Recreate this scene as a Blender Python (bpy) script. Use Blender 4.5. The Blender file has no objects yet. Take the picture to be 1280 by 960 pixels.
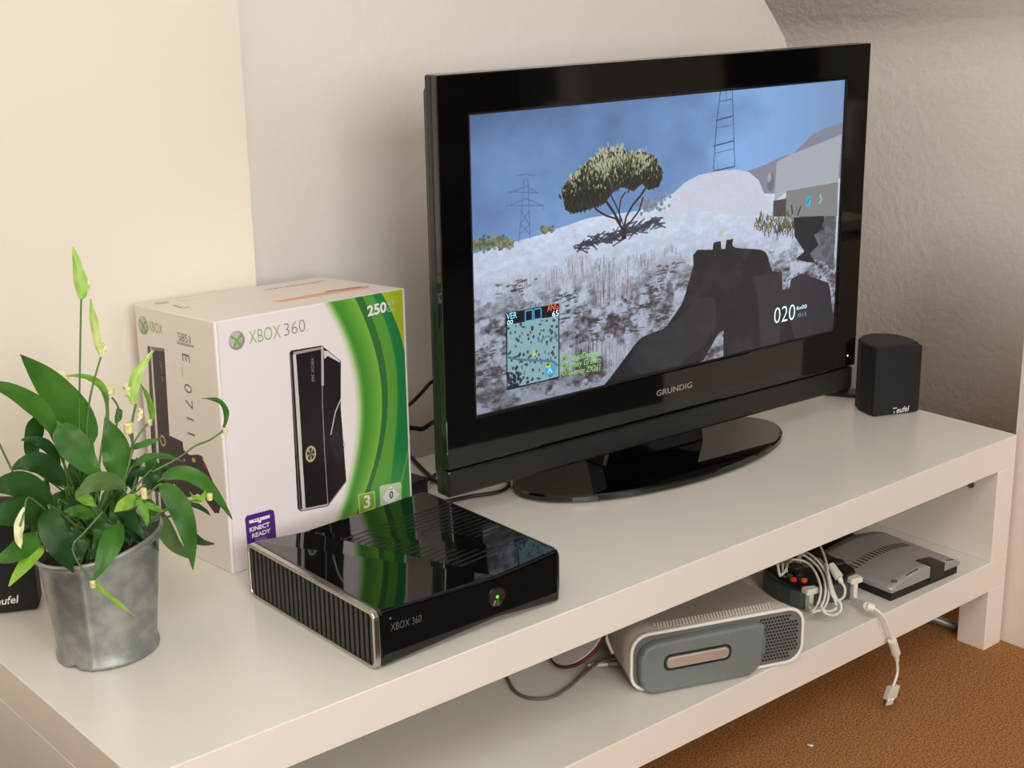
import bpy, bmesh, math, random
import numpy as np
from mathutils import Vector, Matrix
random.seed(7)
SC = bpy.context.scene
COL = SC.collection
H, ZS, T = 0.3544, 0.1529, 0.0505          # bench top height, shelf height, slab thickness

# ------------------------------------------------------------------ camera
cr, cu, cb, cp = [[0.760581, -0.649052, -0.015758], [0.194638, 0.204794, 0.959258], [-0.61938, -0.732661, 0.282093], [-0.511481, -1.153053, 1.088612]]
cam = bpy.data.cameras.new('camera'); cam.sensor_width = 36; cam.lens = 1843.085 / 1280 * 36
cam.clip_start = 0.02; cam.clip_end = 50
co = bpy.data.objects.new('camera', cam); COL.objects.link(co)
co.matrix_world = Matrix(((cr[0], cu[0], cb[0], cp[0]), (cr[1], cu[1], cb[1], cp[1]), (cr[2], cu[2], cb[2], cp[2]), (0, 0, 0, 1)))
SC.camera = co
CAM = Vector(cp)

# ------------------------------------------------------------------ world, window light, added fill lamps, exposure
w = bpy.data.worlds.new('world'); SC.world = w; w.use_nodes = True
w.node_tree.nodes['Background'].inputs[0].default_value = (0.80, 0.88, 1.0, 1)
w.node_tree.nodes['Background'].inputs[1].default_value = 1.0
def area(name, loc, rot, sx, sy, power, color):
    l = bpy.data.lights.new(name, 'AREA'); l.shape = 'RECTANGLE'; l.size = sx; l.size_y = sy; l.energy = power; l.color = color
    o = bpy.data.objects.new(name, l); COL.objects.link(o); o.location = loc; o.rotation_euler = rot
    return o
area('window_daylight', (-0.75, -2.98, 1.55), (math.radians(90), 0, 0), 1.46, 1.26, 68, (1.0, 0.985, 0.96))
area('second_window_fill', (1.05, -2.98, 1.55), (math.radians(90), 0, 0), 0.86, 1.26, 16, (1.0, 0.985, 0.96))  # added fill light set in a made-up second window
area('overhead_fill', (-0.6, -1.45, 2.39), (0, 0, 0), 1.0, 1.1, 28, (1.0, 0.985, 0.96))  # added overhead fill that brightens the walls, mainly the right one
SC.view_settings.view_transform = 'Standard'; SC.view_settings.look = 'None'
SC.view_settings.exposure = 0.04; SC.view_settings.gamma = 1; SC.view_settings.use_curve_mapping = False
SC.cycles.use_denoising = True
SC.cycles.max_bounces = 8; SC.cycles.diffuse_bounces = 5; SC.cycles.sample_clamp_indirect = 6
SC.cycles.caustics_reflective = False; SC.cycles.caustics_refractive = False

# ------------------------------------------------------------------ materials
def lin(c):
    return tuple(((v / 255) / 12.92 if v / 255 <= 0.04045 else ((v / 255 + 0.055) / 1.055) ** 2.4) for v in c)
MATS = {}
def mat(name, rgb, rough=0.5, metal=0.0, coat=0.0, noise=0.0, nscale=30, bump=0.0, bscale=200, rgb2=None, emit=0, detail=4, spec=0.5, bdist=0.001):
    """Principled material; rgb in sRGB 0..255; optional colour noise and bump"""
    m = bpy.data.materials.new(name); m.use_nodes = True; nt = m.node_tree; b = nt.nodes['Principled BSDF']
    c = lin(rgb)
    b.inputs['Base Color'].default_value = (*c, 1); b.inputs['Roughness'].default_value = rough
    b.inputs['Metallic'].default_value = metal; b.inputs['Coat Weight'].default_value = coat; b.inputs['Coat Roughness'].default_value = 0.04
    b.inputs['Specular IOR Level'].default_value = spec
    tc = nt.nodes.new('ShaderNodeTexCoord')
    n = nt.nodes.new('ShaderNodeTexNoise'); n.inputs['Scale'].default_value = nscale; n.inputs['Detail'].default_value = detail
    nt.links.new(tc.outputs['Object'], n.inputs['Vector'])
    mx = nt.nodes.new('ShaderNodeMix'); mx.data_type = 'RGBA'
    c2 = lin(rgb2) if rgb2 else tuple(v * (1 - noise) for v in c)
    mx.inputs[6].default_value = (*c, 1); mx.inputs[7].default_value = (*c2, 1)
    rp = nt.nodes.new('ShaderNodeMapRange'); rp.inputs[1].default_value = 0.35; rp.inputs[2].default_value = 0.65
    nt.links.new(n.outputs['Fac'], rp.inputs[0]); nt.links.new(rp.outputs[0], mx.inputs[0])
    if noise or rgb2: nt.links.new(mx.outputs[2], b.inputs['Base Color'])
    if bump:
        n2 = nt.nodes.new('ShaderNodeTexNoise'); n2.inputs['Scale'].default_value = bscale; n2.inputs['Detail'].default_value = 3
        nt.links.new(tc.outputs['Object'], n2.inputs['Vector'])
        bp = nt.nodes.new('ShaderNodeBump'); bp.inputs['Strength'].default_value = bump; bp.inputs['Distance'].default_value = bdist
        nt.links.new(n2.outputs['Fac'], bp.inputs['Height']); nt.links.new(bp.outputs['Normal'], b.inputs['Normal'])
    if emit:
        b.inputs['Emission Color'].default_value = (*c, 1); b.inputs['Emission Strength'].default_value = emit
    MATS[name] = m
    return m
M_cream = mat('smooth cream wall paint', (234, 224, 209), 0.8, noise=0.03, nscale=3, bump=0.12, bscale=90)
M_plaster = mat('white rough plaster', (236, 229, 221), 0.85, noise=0.03, nscale=5, bump=0.27, bscale=75, bdist=0.004)
M_ceil = mat('white ceiling paint', (236, 230, 220), 0.9, noise=0.02)
M_carpet = mat('brown carpet', (194, 138, 86), 1.0, rgb2=(122, 80, 46), nscale=330, bump=0.5, bscale=900, detail=2, spec=0.1, bdist=0.005)
M_lack = mat('white bench lacquer top', (222, 219, 208), 0.22, noise=0.015, nscale=8)
M_foil = mat('white bench edge foil', (230, 219, 208), 0.45, noise=0.015, nscale=8)
M_black = mat('black gloss plastic', (8, 8, 9), 0.05, coat=0.3, noise=0.2)
M_black2 = mat('black satin plastic', (22, 21, 22), 0.3, noise=0.2, nscale=60)
M_matte = mat('black matte plastic', (20, 19, 20), 0.6, noise=0.3, nscale=300, bump=0.2, bscale=900)
M_cloth = mat('black speaker cloth', (23, 22, 22), 0.8, noise=0.35, nscale=900, bump=0.5, bscale=1500)
M_chrome = mat('brushed chrome', (205, 198, 188), 0.22, 1.0, noise=0.1)
M_silver = mat('silver print', (178, 172, 168), 0.4, 0.6, noise=0.05)
M_wprint = mat('white print', (225, 225, 222), 0.5, noise=0.03)
M_zinc = mat('galvanised zinc', (172, 174, 170), 0.42, 0.7, rgb2=(140, 143, 146), nscale=48, bump=0.12, bscale=260, detail=10)
M_soil = mat('dark potting soil', (46, 34, 26), 1.0, rgb2=(22, 16, 12), nscale=120, bump=1, bscale=200, bdist=0.004)
M_card = mat('white glossy carton', (232, 224, 224), 0.35, noise=0.01)
M_cable_b = mat('black cable', (18, 17, 17), 0.4, noise=0.2)
M_cable_g = mat('grey cable', (98, 96, 90), 0.5, noise=0.1)
M_cable_w = mat('white cable', (222, 220, 208), 0.4, noise=0.05)
M_old = mat('off white console plastic', (170, 162, 151), 0.5, noise=0.05, bump=0.15, bscale=900)
M_rim = mat('white plastic rim', (232, 226, 214), 0.4, noise=0.02)
M_drive = mat('grey drive cover plastic', (112, 117, 116), 0.45, noise=0.06, nscale=200, bump=0.1, bscale=900)
M_grille = mat('grey grille plastic', (104, 105, 104), 0.5, noise=0.05)
M_hole = mat('dark hole', (24, 24, 25), 0.8, noise=0.1)
M_pill = mat('pink silver button metal', (198, 180, 168), 0.35, 0.45, noise=0.06)
M_router = mat('silver grey router plastic', (164, 160, 160), 0.38, 0.25, noise=0.05, nscale=200)
M_charc = mat('charcoal controller plastic', (42, 44, 43), 0.45, noise=0.1)
M_spath = mat('pale green spathe', (206, 218, 138), 0.5, rgb2=(150, 196, 84), nscale=30)
M_cream_fl = mat('cream spadix', (232, 226, 170), 0.6, rgb2=(206, 200, 120), nscale=300, bump=0.6, bscale=500)
M_stem = mat('green stem', (92, 122, 58), 0.5, noise=0.2)
M_cab = mat('white cabinet panel', (226, 212, 203), 0.5, noise=0.015)
M_curt = mat('white curtain cloth', (226, 218, 206), 0.8, noise=0.05)
M_wood = mat('dark brown wood', (70, 44, 30), 0.5, noise=0.4, nscale=12)
M_wframe = mat('white window frame', (236, 234, 228), 0.4, noise=0.02)
M_pipe = mat('grey metal', (150, 146, 140), 0.4, 0.4, noise=0.1)
def leafmat(name, a, b):
    m = mat(name, a, 0.33, rgb2=b, nscale=14, detail=6)
    nt = m.node_tree; bs = nt.nodes['Principled BSDF']
    uv = nt.nodes.new('ShaderNodeUVMap'); sp = nt.nodes.new('ShaderNodeSeparateXYZ'); nt.links.new(uv.outputs[0], sp.inputs[0])
    wv = nt.nodes.new('ShaderNodeTexWave'); wv.bands_direction = 'X'; wv.inputs['Scale'].default_value = 3.2; wv.inputs['Distortion'].default_value = 1.2
    nt.links.new(uv.outputs[0], wv.inputs['Vector'])
    bp = nt.nodes.new('ShaderNodeBump'); bp.inputs['Strength'].default_value = 0.35; bp.inputs['Distance'].default_value = 0.002
    nt.links.new(wv.outputs['Fac'], bp.inputs['Height']); nt.links.new(bp.outputs['Normal'], bs.inputs['Normal'])
    bs.inputs['Subsurface Weight'].default_value = 0.0
    tr = nt.nodes.new('ShaderNodeBsdfTranslucent'); mx = nt.nodes.new('ShaderNodeMixShader'); mx.inputs[0].default_value = 0.22
    c = lin(tuple(min(255, v * 1.25) for v in a)); tr.inputs[0].default_value = (*c, 1)
    out = [n for n in nt.nodes if n.type == 'OUTPUT_MATERIAL'][0]
    nt.links.new(bs.outputs[0], mx.inputs[1]); nt.links.new(tr.outputs[0], mx.inputs[2]); nt.links.new(mx.outputs[0], out.inputs[0])
    return m
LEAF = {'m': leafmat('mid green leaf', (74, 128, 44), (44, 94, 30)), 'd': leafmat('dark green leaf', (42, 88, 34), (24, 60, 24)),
        'l': leafmat('light green leaf', (128, 178, 62), (84, 146, 44)), 'g': leafmat('grey green leaf', (104, 132, 78), (76, 110, 56)),
        'y': leafmat('yellow green leaf', (158, 200, 74), (116, 172, 50))}

# ------------------------------------------------------------------ object helpers
def empty(name, label, cat, loc=(0, 0, 0), rz=0, group=None):
    o = bpy.data.objects.new(name, None); COL.objects.link(o); o.empty_display_size = 0.05
    o.location = loc; o.rotation_euler = (0, 0, rz); o['label'] = label; o['category'] = cat
    if group: o['group'] = group
    return o
def link(name, me, m=None, parent=None, kind=None, label=None, smooth=False, bevel=0, seg=2):
    o = bpy.data.objects.new(name, me); COL.objects.link(o)
    if m is not None and len(me.materials) == 0: me.materials.append(m)
    if parent: o.parent = parent
    if kind: o['kind'] = kind
    if label: o['label'] = label
    if smooth: me.shade_smooth()
    if bevel:
        b = o.modifiers.new('bevel', 'BEVEL'); b.width = bevel; b.segments = seg; b.limit_method = 'ANGLE'; b.angle_limit = math.radians(35)
    return o
def tag(o, label, cat, group=None):
    o['label'] = label; o['category'] = cat
    if group: o['group'] = group
    return o
class MB:
    """collects shapes into one mesh"""
    def __init__(s): s.v = []; s.f = []
    def add(s, v, f):
        n = len(s.v); s.v += [tuple(p) for p in v]; s.f += [tuple(i + n for i in q) for q in f]; return s
    def box(s, x0, x1, y0, y1, z0, z1):
        return s.add([(x0, y0, z0), (x1, y0, z0), (x1, y1, z0), (x0, y1, z0), (x0, y0, z1), (x1, y0, z1), (x1, y1, z1), (x0, y1, z1)],
                     [(0, 3, 2, 1), (4, 5, 6, 7), (0, 1, 5, 4), (1, 2, 6, 5), (2, 3, 7, 6), (3, 0, 4, 7)])
    def prism(s, pts, O, U, V, N, d):
        """outline pts (2D) in the frame O,U,V pushed along N by d"""
        O, U, V, N = map(Vector, (O, U, V, N)); n = len(pts)
        a = [O + U * p[0] + V * p[1] for p in pts]; b = [q + N * d for q in a]
        s.add(a + b, [tuple(reversed(range(n))), tuple(range(n, 2 * n))] + [(i, (i + 1) % n, n + (i + 1) % n, n + i) for i in range(n)]); return s
    def ring(s, outer, inner, O, U, V, N, d):
        O, U, V, N = map(Vector, (O, U, V, N)); n = len(outer)
        P = lambda q, k: O + U * q[0] + V * q[1] + N * k
        vs = [P(q, 0) for q in outer] + [P(q, 0) for q in inner] + [P(q, d) for q in outer] + [P(q, d) for q in inner]
        f = []
        for i in range(n):
            j = (i + 1) % n
            f += [(i, n + i, n + j, j), (2 * n + i, 2 * n + j, 3 * n + j, 3 * n + i), (i, j, 2 * n + j, 2 * n + i), (n + i, 3 * n + i, 3 * n + j, n + j)]
        s.add(vs, f); return s
    def tube(s, pts, r, n=8, r2=None, closed=False):
        pts = [Vector(p) for p in pts]; L = len(pts); rings = []; up = Vector((0.13, 0.21, 0.97)).normalized()
        for i, p in enumerate(pts):
            if closed: t = (pts[(i + 1) % L] - pts[i - 1]).normalized()
            else: t = (pts[min(i + 1, L - 1)] - pts[max(i - 1, 0)]).normalized()
            a = t.cross(up)
            if a.length < 1e-3: a = t.cross(Vector((1, 0, 0)))
            a.normalize(); b = t.cross(a).normalized(); up = -b if False else up
            rr = r if r2 is None else r + (r2 - r) * i / max(1, L - 1)
            rings.append([p + (a * math.cos(k * 2 * math.pi / n) + b * math.sin(k * 2 * math.pi / n)) * rr for k in range(n)])
        vs = [q for g in rings for q in g]; f = []
        for i in range(L if closed else L - 1):
            j = (i + 1) % L
            f += [(i * n + k, i * n + (k + 1) % n, j * n + (k + 1) % n, j * n + k) for k in range(n)]
        if not closed: f += [tuple(range(n))[::-1], tuple(range((L - 1) * n, L * n))]
        s.add(vs, f); return s
    def lathe(s, prof, n=48, c=(0, 0), sx=1, sy=1, cap=True):
        vs = [(c[0] + r * sx * math.cos(2 * math.pi * k / n), c[1] + r * sy * math.sin(2 * math.pi * k / n), z) for r, z in prof for k in range(n)]
        f = [(i * n + k, i * n + (k + 1) % n, (i + 1) * n + (k + 1) % n, (i + 1) * n + k) for i in range(len(prof) - 1) for k in range(n)]
        if cap: f += [tuple(range(n))[::-1], tuple(range((len(prof) - 1) * n, len(prof) * n))]
        s.add(vs, f); return s
    def mesh(s, name):
        me = bpy.data.meshes.new(name); me.from_pydata(s.v, [], s.f); me.validate(); me.update()
        bm = bmesh.new(); bm.from_mesh(me); bmesh.ops.recalc_face_normals(bm, faces=bm.faces); bm.to_mesh(me); bm.free()
        return me
    def build(s, name, m, parent=None, **k): return link(name, s.mesh(name), m, parent, **k)
def catmull(pts, sub=6, closed=False):
    pts = [Vector(p) for p in pts]; n = len(pts); out = []
    rng = range(n if closed else n - 1)
    for i in rng:
        g = (lambda k: pts[k % n]) if closed else (lambda k: pts[max(0, min(n - 1, k))])
        a, b, c, d = g(i - 1), g(i), g(i + 1), g(i + 2)
        for k in range(sub):
            t = k / sub
            out.append(0.5 * ((2 * b) + (c - a) * t + (2 * a - 5 * b + 4 * c - d) * t * t + (3 * b - a - 3 * c + d) * t ** 3))
    if not closed: out.append(pts[-1])
    return out
def rrect(x0, x1, y0, y1, r, n=5):
    o = []
    for cx, cy, a0 in ((x1 - r, y1 - r, 0), (x0 + r, y1 - r, 90), (x0 + r, y0 + r, 180), (x1 - r, y0 + r, 270)):
        for k in range(n + 1):
            a = math.radians(a0 + 90 * k / n); o.append((cx + r * math.cos(a), cy + r * math.sin(a)))
    return o
def text(body, name, parent, O, U, V, m, p0, p1, h, shear=0.0, ext=0.00015, bold=0.0, space=1.0):
    """flat lettering: baseline from p0 to p1 in the frame O,U,V (metres), cap height h"""
    c = bpy.data.curves.new(name, 'FONT'); c.body = body; c.size = 1; c.shear = shear; c.extrude = 0.0; c.space_character = space; c.resolution_u = 3; c.offset = bold
    t = bpy.data.objects.new(name, c); COL.objects.link(t)
    me = bpy.data.meshes.new_from_object(t.evaluated_get(bpy.context.evaluated_depsgraph_get()))
    bpy.data.objects.remove(t); bpy.data.curves.remove(c)
    O, U, V = map(Vector, (O, U, V)); N = U.cross(V)
    xs = [v.co.x for v in me.vertices]; ys = [v.co.y for v in me.vertices]
    x0, x1 = min(xs), max(xs); y0 = min(0, min(ys)) if body.islower() else 0; y1 = max(ys)
    a = Vector((p0[0], p0[1])); b = Vector((p1[0], p1[1])); d = b - a; L = d.length; d.normalize(); q = Vector((-d.y, d.x))
    for v in me.vertices:
        s = (v.co.x - x0) / (x1 - x0) * L; k = v.co.y / y1 * h
        r = a + d * s + q * k
        v.co = O + U * r.x + V * r.y + N * ext
    me.materials.clear()
    return link(name, me, m, parent)

# ------------------------------------------------------------------ flat print canvases (generated pixels, y up)
class Canvas:
    def __init__(s, w, h, sc, col):
        s.W, s.H, s.sc = int(w * sc), int(h * sc), sc
        s.a = np.ones((s.H, s.W, 3), np.float32) * (np.array(col, np.float32) / 255)
        s.Y, s.X = np.mgrid[0:s.H, 0:s.W].astype(np.float32); s.X = (s.X + .5) / sc; s.Y = (s.Y + .5) / sc
    def mask(s, pts):
        x0 = max(0, int(min(p[0] for p in pts) * s.sc) - 1); x1 = min(s.W, int(max(p[0] for p in pts) * s.sc) + 2)
        y0 = max(0, int(min(p[1] for p in pts) * s.sc) - 1); y1 = min(s.H, int(max(p[1] for p in pts) * s.sc) + 2)
        if x1 <= x0 or y1 <= y0: return None
        X = s.X[y0:y1, x0:x1]; Y = s.Y[y0:y1, x0:x1]; ins = np.zeros(X.shape, bool); n = len(pts)
        for i in range(n):
            xa, ya = pts[i]; xb, yb = pts[(i + 1) % n]
            if ya == yb: continue
            ins ^= ((ya > Y) != (yb > Y)) & (X < (xb - xa) * (Y - ya) / (yb - ya) + xa)
        return (slice(y0, y1), slice(x0, x1)), ins
    def poly(s, pts, col, al=1.0):
        r = s.mask(pts)
        if r is None: return
        sl, m = r; mm = (m * al)[..., None]; s.a[sl] = s.a[sl] * (1 - mm) + np.array(col, np.float32) / 255 * mm
    def shade(s, m, col):
        m = np.clip(m, 0, 1)[..., None]; s.a = s.a * (1 - m) + np.array(col, np.float32) / 255 * m
    def ell(s, cx, cy, rx, ry, col, al=1.0, rot=0):
        c, d = math.cos(rot), math.sin(rot)
        s.poly([(cx + rx * math.cos(t) * c - ry * math.sin(t) * d, cy + rx * math.cos(t) * d + ry * math.sin(t) * c) for t in np.linspace(0, 2 * math.pi, 24, endpoint=False)], col, al)
    def line(s, pts, wd, col, al=1.0):
        for (xa, ya), (xb, yb) in zip(pts[:-1], pts[1:]):
            L = math.hypot(xb - xa, yb - ya) + 1e-6; nx, ny = -(yb - ya) / L * wd / 2, (xb - xa) / L * wd / 2
            s.poly([(xa + nx, ya + ny), (xb + nx, yb + ny), (xb - nx, yb - ny), (xa - nx, ya - ny)], col, al)
    def noise(s, fx, fy, seed, octv=4, gain=.55):
        rg = np.random.RandomState(seed); out = np.zeros((s.H, s.W), np.float32); amp = 1; tot = 0
        for o in range(octv):
            gw, gh = int(fx * 2 ** o) + 2, int(fy * 2 ** o) + 2; g = rg.rand(gh + 1, gw + 1).astype(np.float32)
            u = s.X / s.X.max() * (gw - 1); v = s.Y / s.Y.max() * (gh - 1); iu = u.astype(int); iv = v.astype(int); fu = u - iu; fv = v - iv
            fu = fu * fu * (3 - 2 * fu); fv = fv * fv * (3 - 2 * fv)
            out += amp * ((g[iv, iu] * (1 - fu) + g[iv, iu + 1] * fu) * (1 - fv) + (g[iv + 1, iu] * (1 - fu) + g[iv + 1, iu + 1] * fu) * fv); tot += amp; amp *= gain
        return out / tot
    def material(s, name, rough, emit=0, spec=0.5, coat=0):
        im = bpy.data.images.new(name, s.W, s.H); px = np.ones((s.H, s.W, 4), np.float32); px[..., :3] = np.clip(s.a, 0, 1)
        im.pixels.foreach_set(px.ravel()); im.update(); im.pack()
        m = bpy.data.materials.new(name); m.use_nodes = True; nt = m.node_tree; b = nt.nodes['Principled BSDF']
        t = nt.nodes.new('ShaderNodeTexImage'); t.image = im; t.extension = 'EXTEND'
        b.inputs['Roughness'].default_value = rough; b.inputs['Specular IOR Level'].default_value = spec; b.inputs['Coat Weight'].default_value = coat
        if emit:
            b.inputs['Base Color'].default_value = (.01, .01, .011, 1); nt.links.new(t.outputs[0], b.inputs['Emission Color']); b.inputs['Emission Strength'].default_value = emit
        else: nt.links.new(t.outputs[0], b.inputs['Base Color'])
        return m
def interp_px(pts, Y):
    """x of a boundary as a smooth function of y"""
    p = sorted(pts, key=lambda q: q[1]); ys = np.array([q[1] for q in p]); xs = np.array([q[0] for q in p])
    c = np.polyfit(ys, xs, 3); return np.polyval(c, Y)

# ================================================================== SETTING
def struct(name, mb, m, label=None):
    o = mb.build(name, m); o['kind'] = 'structure'
    if label: o['label'] = label
    return o
struct('floor', MB().box(-2.6, 4.2, -3.1, 0.75, -0.05, 0.0), M_carpet, 'brown mottled carpet')
struct('ceiling', MB().box(-2.6, -1.15, -3.1, 0.75, 2.4, 2.45).box(-0.05, 4.2, -3.1, 0.75, 2.4, 2.45).box(-1.15, -0.05, -3.1, -2.05, 2.4, 2.45).box(-1.15, -0.05, -0.85, 0.75, 2.4, 2.45), M_ceil)
struct('window_3', MB().ring([(-1.15, -2.05), (-.05, -2.05), (-.05, -.85), (-1.15, -.85)], [(-1.1, -2.0), (-.1, -2.0), (-.1, -.9), (-1.1, -.9)], (0, 0, 2.4), (1, 0, 0), (0, 1, 0), (0, 0, 1), 0.05), M_wframe)  # frame added around the overhead fill lamp
struct('wall_back', MB().box(0.40, 2.2, 0.65, 0.75, 0, 2.4), M_plaster, 'rough white plaster wall behind the television')
struct('wall_chimney', MB().box(-2.6, 0.494, 0.572, 0.66, 0, 2.4), M_cream, 'smooth cream wall standing slightly forward on the left')
struct('wall_side', MB().box(2.85, 4.2, 0.0, 0.1, 0, 2.4), M_plaster)
struct('wall_left', MB().box(-2.7, -2.6, -3.1, 0.66, 0, 2.4), M_cream)
struct('wall_far_right', MB().box(4.2, 4.3, -3.1, 0.75, 0, 2.4), M_cream)
prof = [(1.72, 0), (1.72, 0.78), (1.716, 0.84), (1.704, 0.89), (1.687, 0.925), (1.658, 0.96), (1.625, 0.996), (1.29, 1.41), (0.49, 2.4), (3.4, 2.4), (3.4, 0)]
wr = struct('wall_right', MB().prism([(a, b) for a, b in prof], (-0.037, 0.67, 0), (1, 0, 0), (0, 0, 1), (0.88, -0.475, 0), 1.40), M_plaster, 'rough plaster wall sloping over like an attic roof')
for pl in wr.data.polygons: pl.use_smooth = len(pl.vertices) == 4 and pl.center.x < 2.3
# front wall with the window opening and an added one for the fill light
fw = MB()
for x0, x1, z0, z1 in ((-2.6, -1.5, 0, 2.4), (-1.5, 0.0, 0, 0.9), (-1.5, 0.0, 2.2, 2.4), (0.0, 0.6, 0, 2.4), (0.6, 1.5, 0, 0.9), (0.6, 1.5, 2.2, 2.4), (1.5, 4.2, 0, 2.4)):
    fw.box(x0, x1, -3.1, -3.0, z0, z1)
struct('wall_front', fw, M_cream)
for i, (x0, x1) in enumerate(((-1.5, 0.0), (0.6, 1.5))):
    wf = MB().ring([(x0, .9), (x1, .9), (x1, 2.2), (x0, 2.2)], [(x0 + .06, .96), (x1 - .06, .96), (x1 - .06, 2.14), (x0 + .06, 2.14)], (0, -3.02, 0), (1, 0, 0), (0, 0, 1), (0, 1, 0), 0.06)
    wf.box((x0 + x1) / 2 - .03, (x0 + x1) / 2 + .03, -3.02, -2.96, .96, 2.14)
    struct('window_%d' % (i + 1), wf, M_wframe)  # the second frame is added around the fill lamp
# low white cabinet to the right of the bench
ca = empty('cabinet', 'white cabinet side panel at the right edge beside the bench', 'cabinet', (1.497, -0.383, 0))
MB().box(0, 0.018, 0, 0.39, 0, 0.60).build('side_panel', M_cab, ca, bevel=0.0008)
MB().box(0.018, 0.16, 0.003, 0.385, 0.004, 0.58).build('carcass', M_cab, ca)
MB().box(0.0, 0.165, 0, 0.39, 0.60, 0.618).build('top_panel', M_cab, ca)
MB().box(0.02, 0.163, -0.018, 0.0, 0.02, 0.59).build('door', M_cab, ca, bevel=0.001)
# furnishings added at the unseen side of the room to shape the reflections
cu_ = MB(); n = 40; vs = []
for k in range(n + 1):
    x = 1.52 + 0.42 * k / n; y = -2.86 + 0.035 * math.sin(k * 1.1); vs += [(x, y, 0.12), (x, y, 2.3)]
cu_.add(vs, [(2 * k, 2 * k + 2, 2 * k + 3, 2 * k + 1) for k in range(n)])
tag(cu_.build('curtain', M_curt, smooth=True), 'long white curtain hanging beside the window behind the camera', 'curtain')
tag(MB().box(-1.9, 3.5, -2.5, -0.43, 0.0, 0.012).build('rug', mat('dark grey rug', (62, 60, 58), .95, noise=.3, nscale=90, bump=.6, bscale=300)), 'added dark grey rug out of view that darkens the reflections', 'rug')  # unseen; darkens gloss reflections and cuts the brown carpet bounce
ac = empty('armchair', 'added unseen white armchair placed as a pale shape for reflections', 'armchair', (2.98, -2.0, 0.012), 0.0)  # unseen, added as something pale for the television bezel to mirror
MB().box(-.36, .36, -.34, .36, .14, .40).build('seat', M_curt, ac, bevel=.04, seg=3)
MB().prism([(-.36, .16), (-.20, .16), (-.30, .92), (-.44, .92)], (-.34, 0, 0), (0, 1, 0), (0, 0, 1), (1, 0, 0), .68).build('backrest', M_curt, ac, bevel=.05, seg=3)
for sx in (-.44, .34): MB().box(sx, sx + .10, -.34, .36, .14, .58).build('armrest', M_curt, ac, bevel=.03, seg=3)
for sx in (-.38, .34):
    for sy in (-.3, .28): MB().box(sx, sx + .04, sy, sy + .04, 0, .14).build('leg', M_wood, ac)
bk = empty('bookcase', 'added unseen dark brown bookcase placed as a dark shape for reflections', 'bookcase', (3.1, -2.99, 0))  # unseen, placed so part of the bezel mirrors something dark
MB().box(0, 0.03, 0, 0.3, 0, 1.9).build('side', M_wood, bk); MB().box(1.07, 1.1, 0, 0.3, 0, 1.9).build('side', M_wood, bk)
for z in (0.05, 0.5, 0.95, 1.4, 1.87): MB().box(0.03, 1.07, 0, 0.3, z, z + 0.03).build('shelf_board', M_wood, bk)
MB().box(0.03, 1.07, 0.0, 0.01, 0.05, 1.9).build('back_panel', M_wood, bk)

pf = empty('blocker_box', 'added unseen dark box that shades the left end of the bench', 'storage box', (-0.62, -0.15, 0))  # unseen, added to keep light off the left bench end
MB().box(0, .40, 0, .62, 0, .30).build('box_body', mat('dark grey fabric', (58, 55, 53), .95, noise=.2, nscale=200), pf, bevel=.012, seg=3)
MB().box(-.006, .406, -.006, .626, .30, .335).build('lid', mat('dark grey lid fabric', (64, 61, 58), .95, noise=.2, nscale=200), pf, bevel=.006)
cd_ = empty('chest_of_drawers', 'added unseen dark wooden chest placed as a dark shape for reflections', 'chest of drawers', (1.98, -2.98, 0))  # unseen, added as another dark area for the bezel to mirror
MB().box(0, .62, 0, .42, .05, .95).build('carcass', M_wood, cd_, bevel=.004)
for k in range(4): MB().box(.02, .60, .42, .436, .07 + k * .22, .27 + k * .22).build('drawer', M_wood, cd_, bevel=.003)
# ================================================================== BENCH
LB = 1.49
b = empty('tv_bench', 'long white lacquered tv bench with a low open shelf', 'tv bench', (0, 0, 0))
def two_tone(o, parent_mb=None):
    o.data.materials.append(M_foil)
    for p in o.data.polygons:
        p.material_index = 0 if p.normal.z > 0.9 else 1
t = MB().box(0, LB, 0, 0.55, H - T, H).build('tabletop', M_lack, b, bevel=0.0008, seg=1); two_tone(t)
t = MB().box(0.0, LB, 0.0, 0.55, ZS - T, ZS).build('shelf', M_lack, b, bevel=0.0008, seg=1); two_tone(t)
for x0 in (0, LB - 0.046):
    MB().box(x0, x0 + 0.046, 0.0, 0.55, ZS, H - T).build('side_panel', M_foil, b, bevel=0.0008, seg=1)
for x0 in (0, LB - 0.046):
    for y0 in (0, 0.55 - 0.05): MB().box(x0, x0 + 0.046, y0, y0 + 0.05, 0, ZS - T).build('leg', M_foil, b, bevel=0.0008, seg=1)
sc_ = MB().tube([(LB - 0.0465, 0.045, 0.272), (LB - 0.049, 0.045, 0.272)], 0.006, 16).build('screw_cap', mat('brown screw cap', (120, 78, 62), 0.4, noise=0.1), b, label='small brown screw cap')
tag(MB().tube([(1.474, 0.07, 0.022), (1.470, 0.49, 0.022)], 0.007, 10).build('pipe', M_pipe, smooth=True), 'thin grey metal pipe lying on the carpet behind the right bench leg', 'pipe').location.z = -0.015

# ================================================================== TELEVISION
TW, TH, YAW = 0.7968, 0.5462, -0.062
tvc = Vector((0.5923 + math.cos(YAW) * TW / 2, 0.2857 + math.sin(YAW) * TW / 2, 0))
tv = empty('television', 'large black glossy flat screen television showing a snowy shooter game', 'television', (tvc.x, tvc.y, H), YAW)
zb = 0.3993 - H                      # bottom edge of the set above the bench
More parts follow.
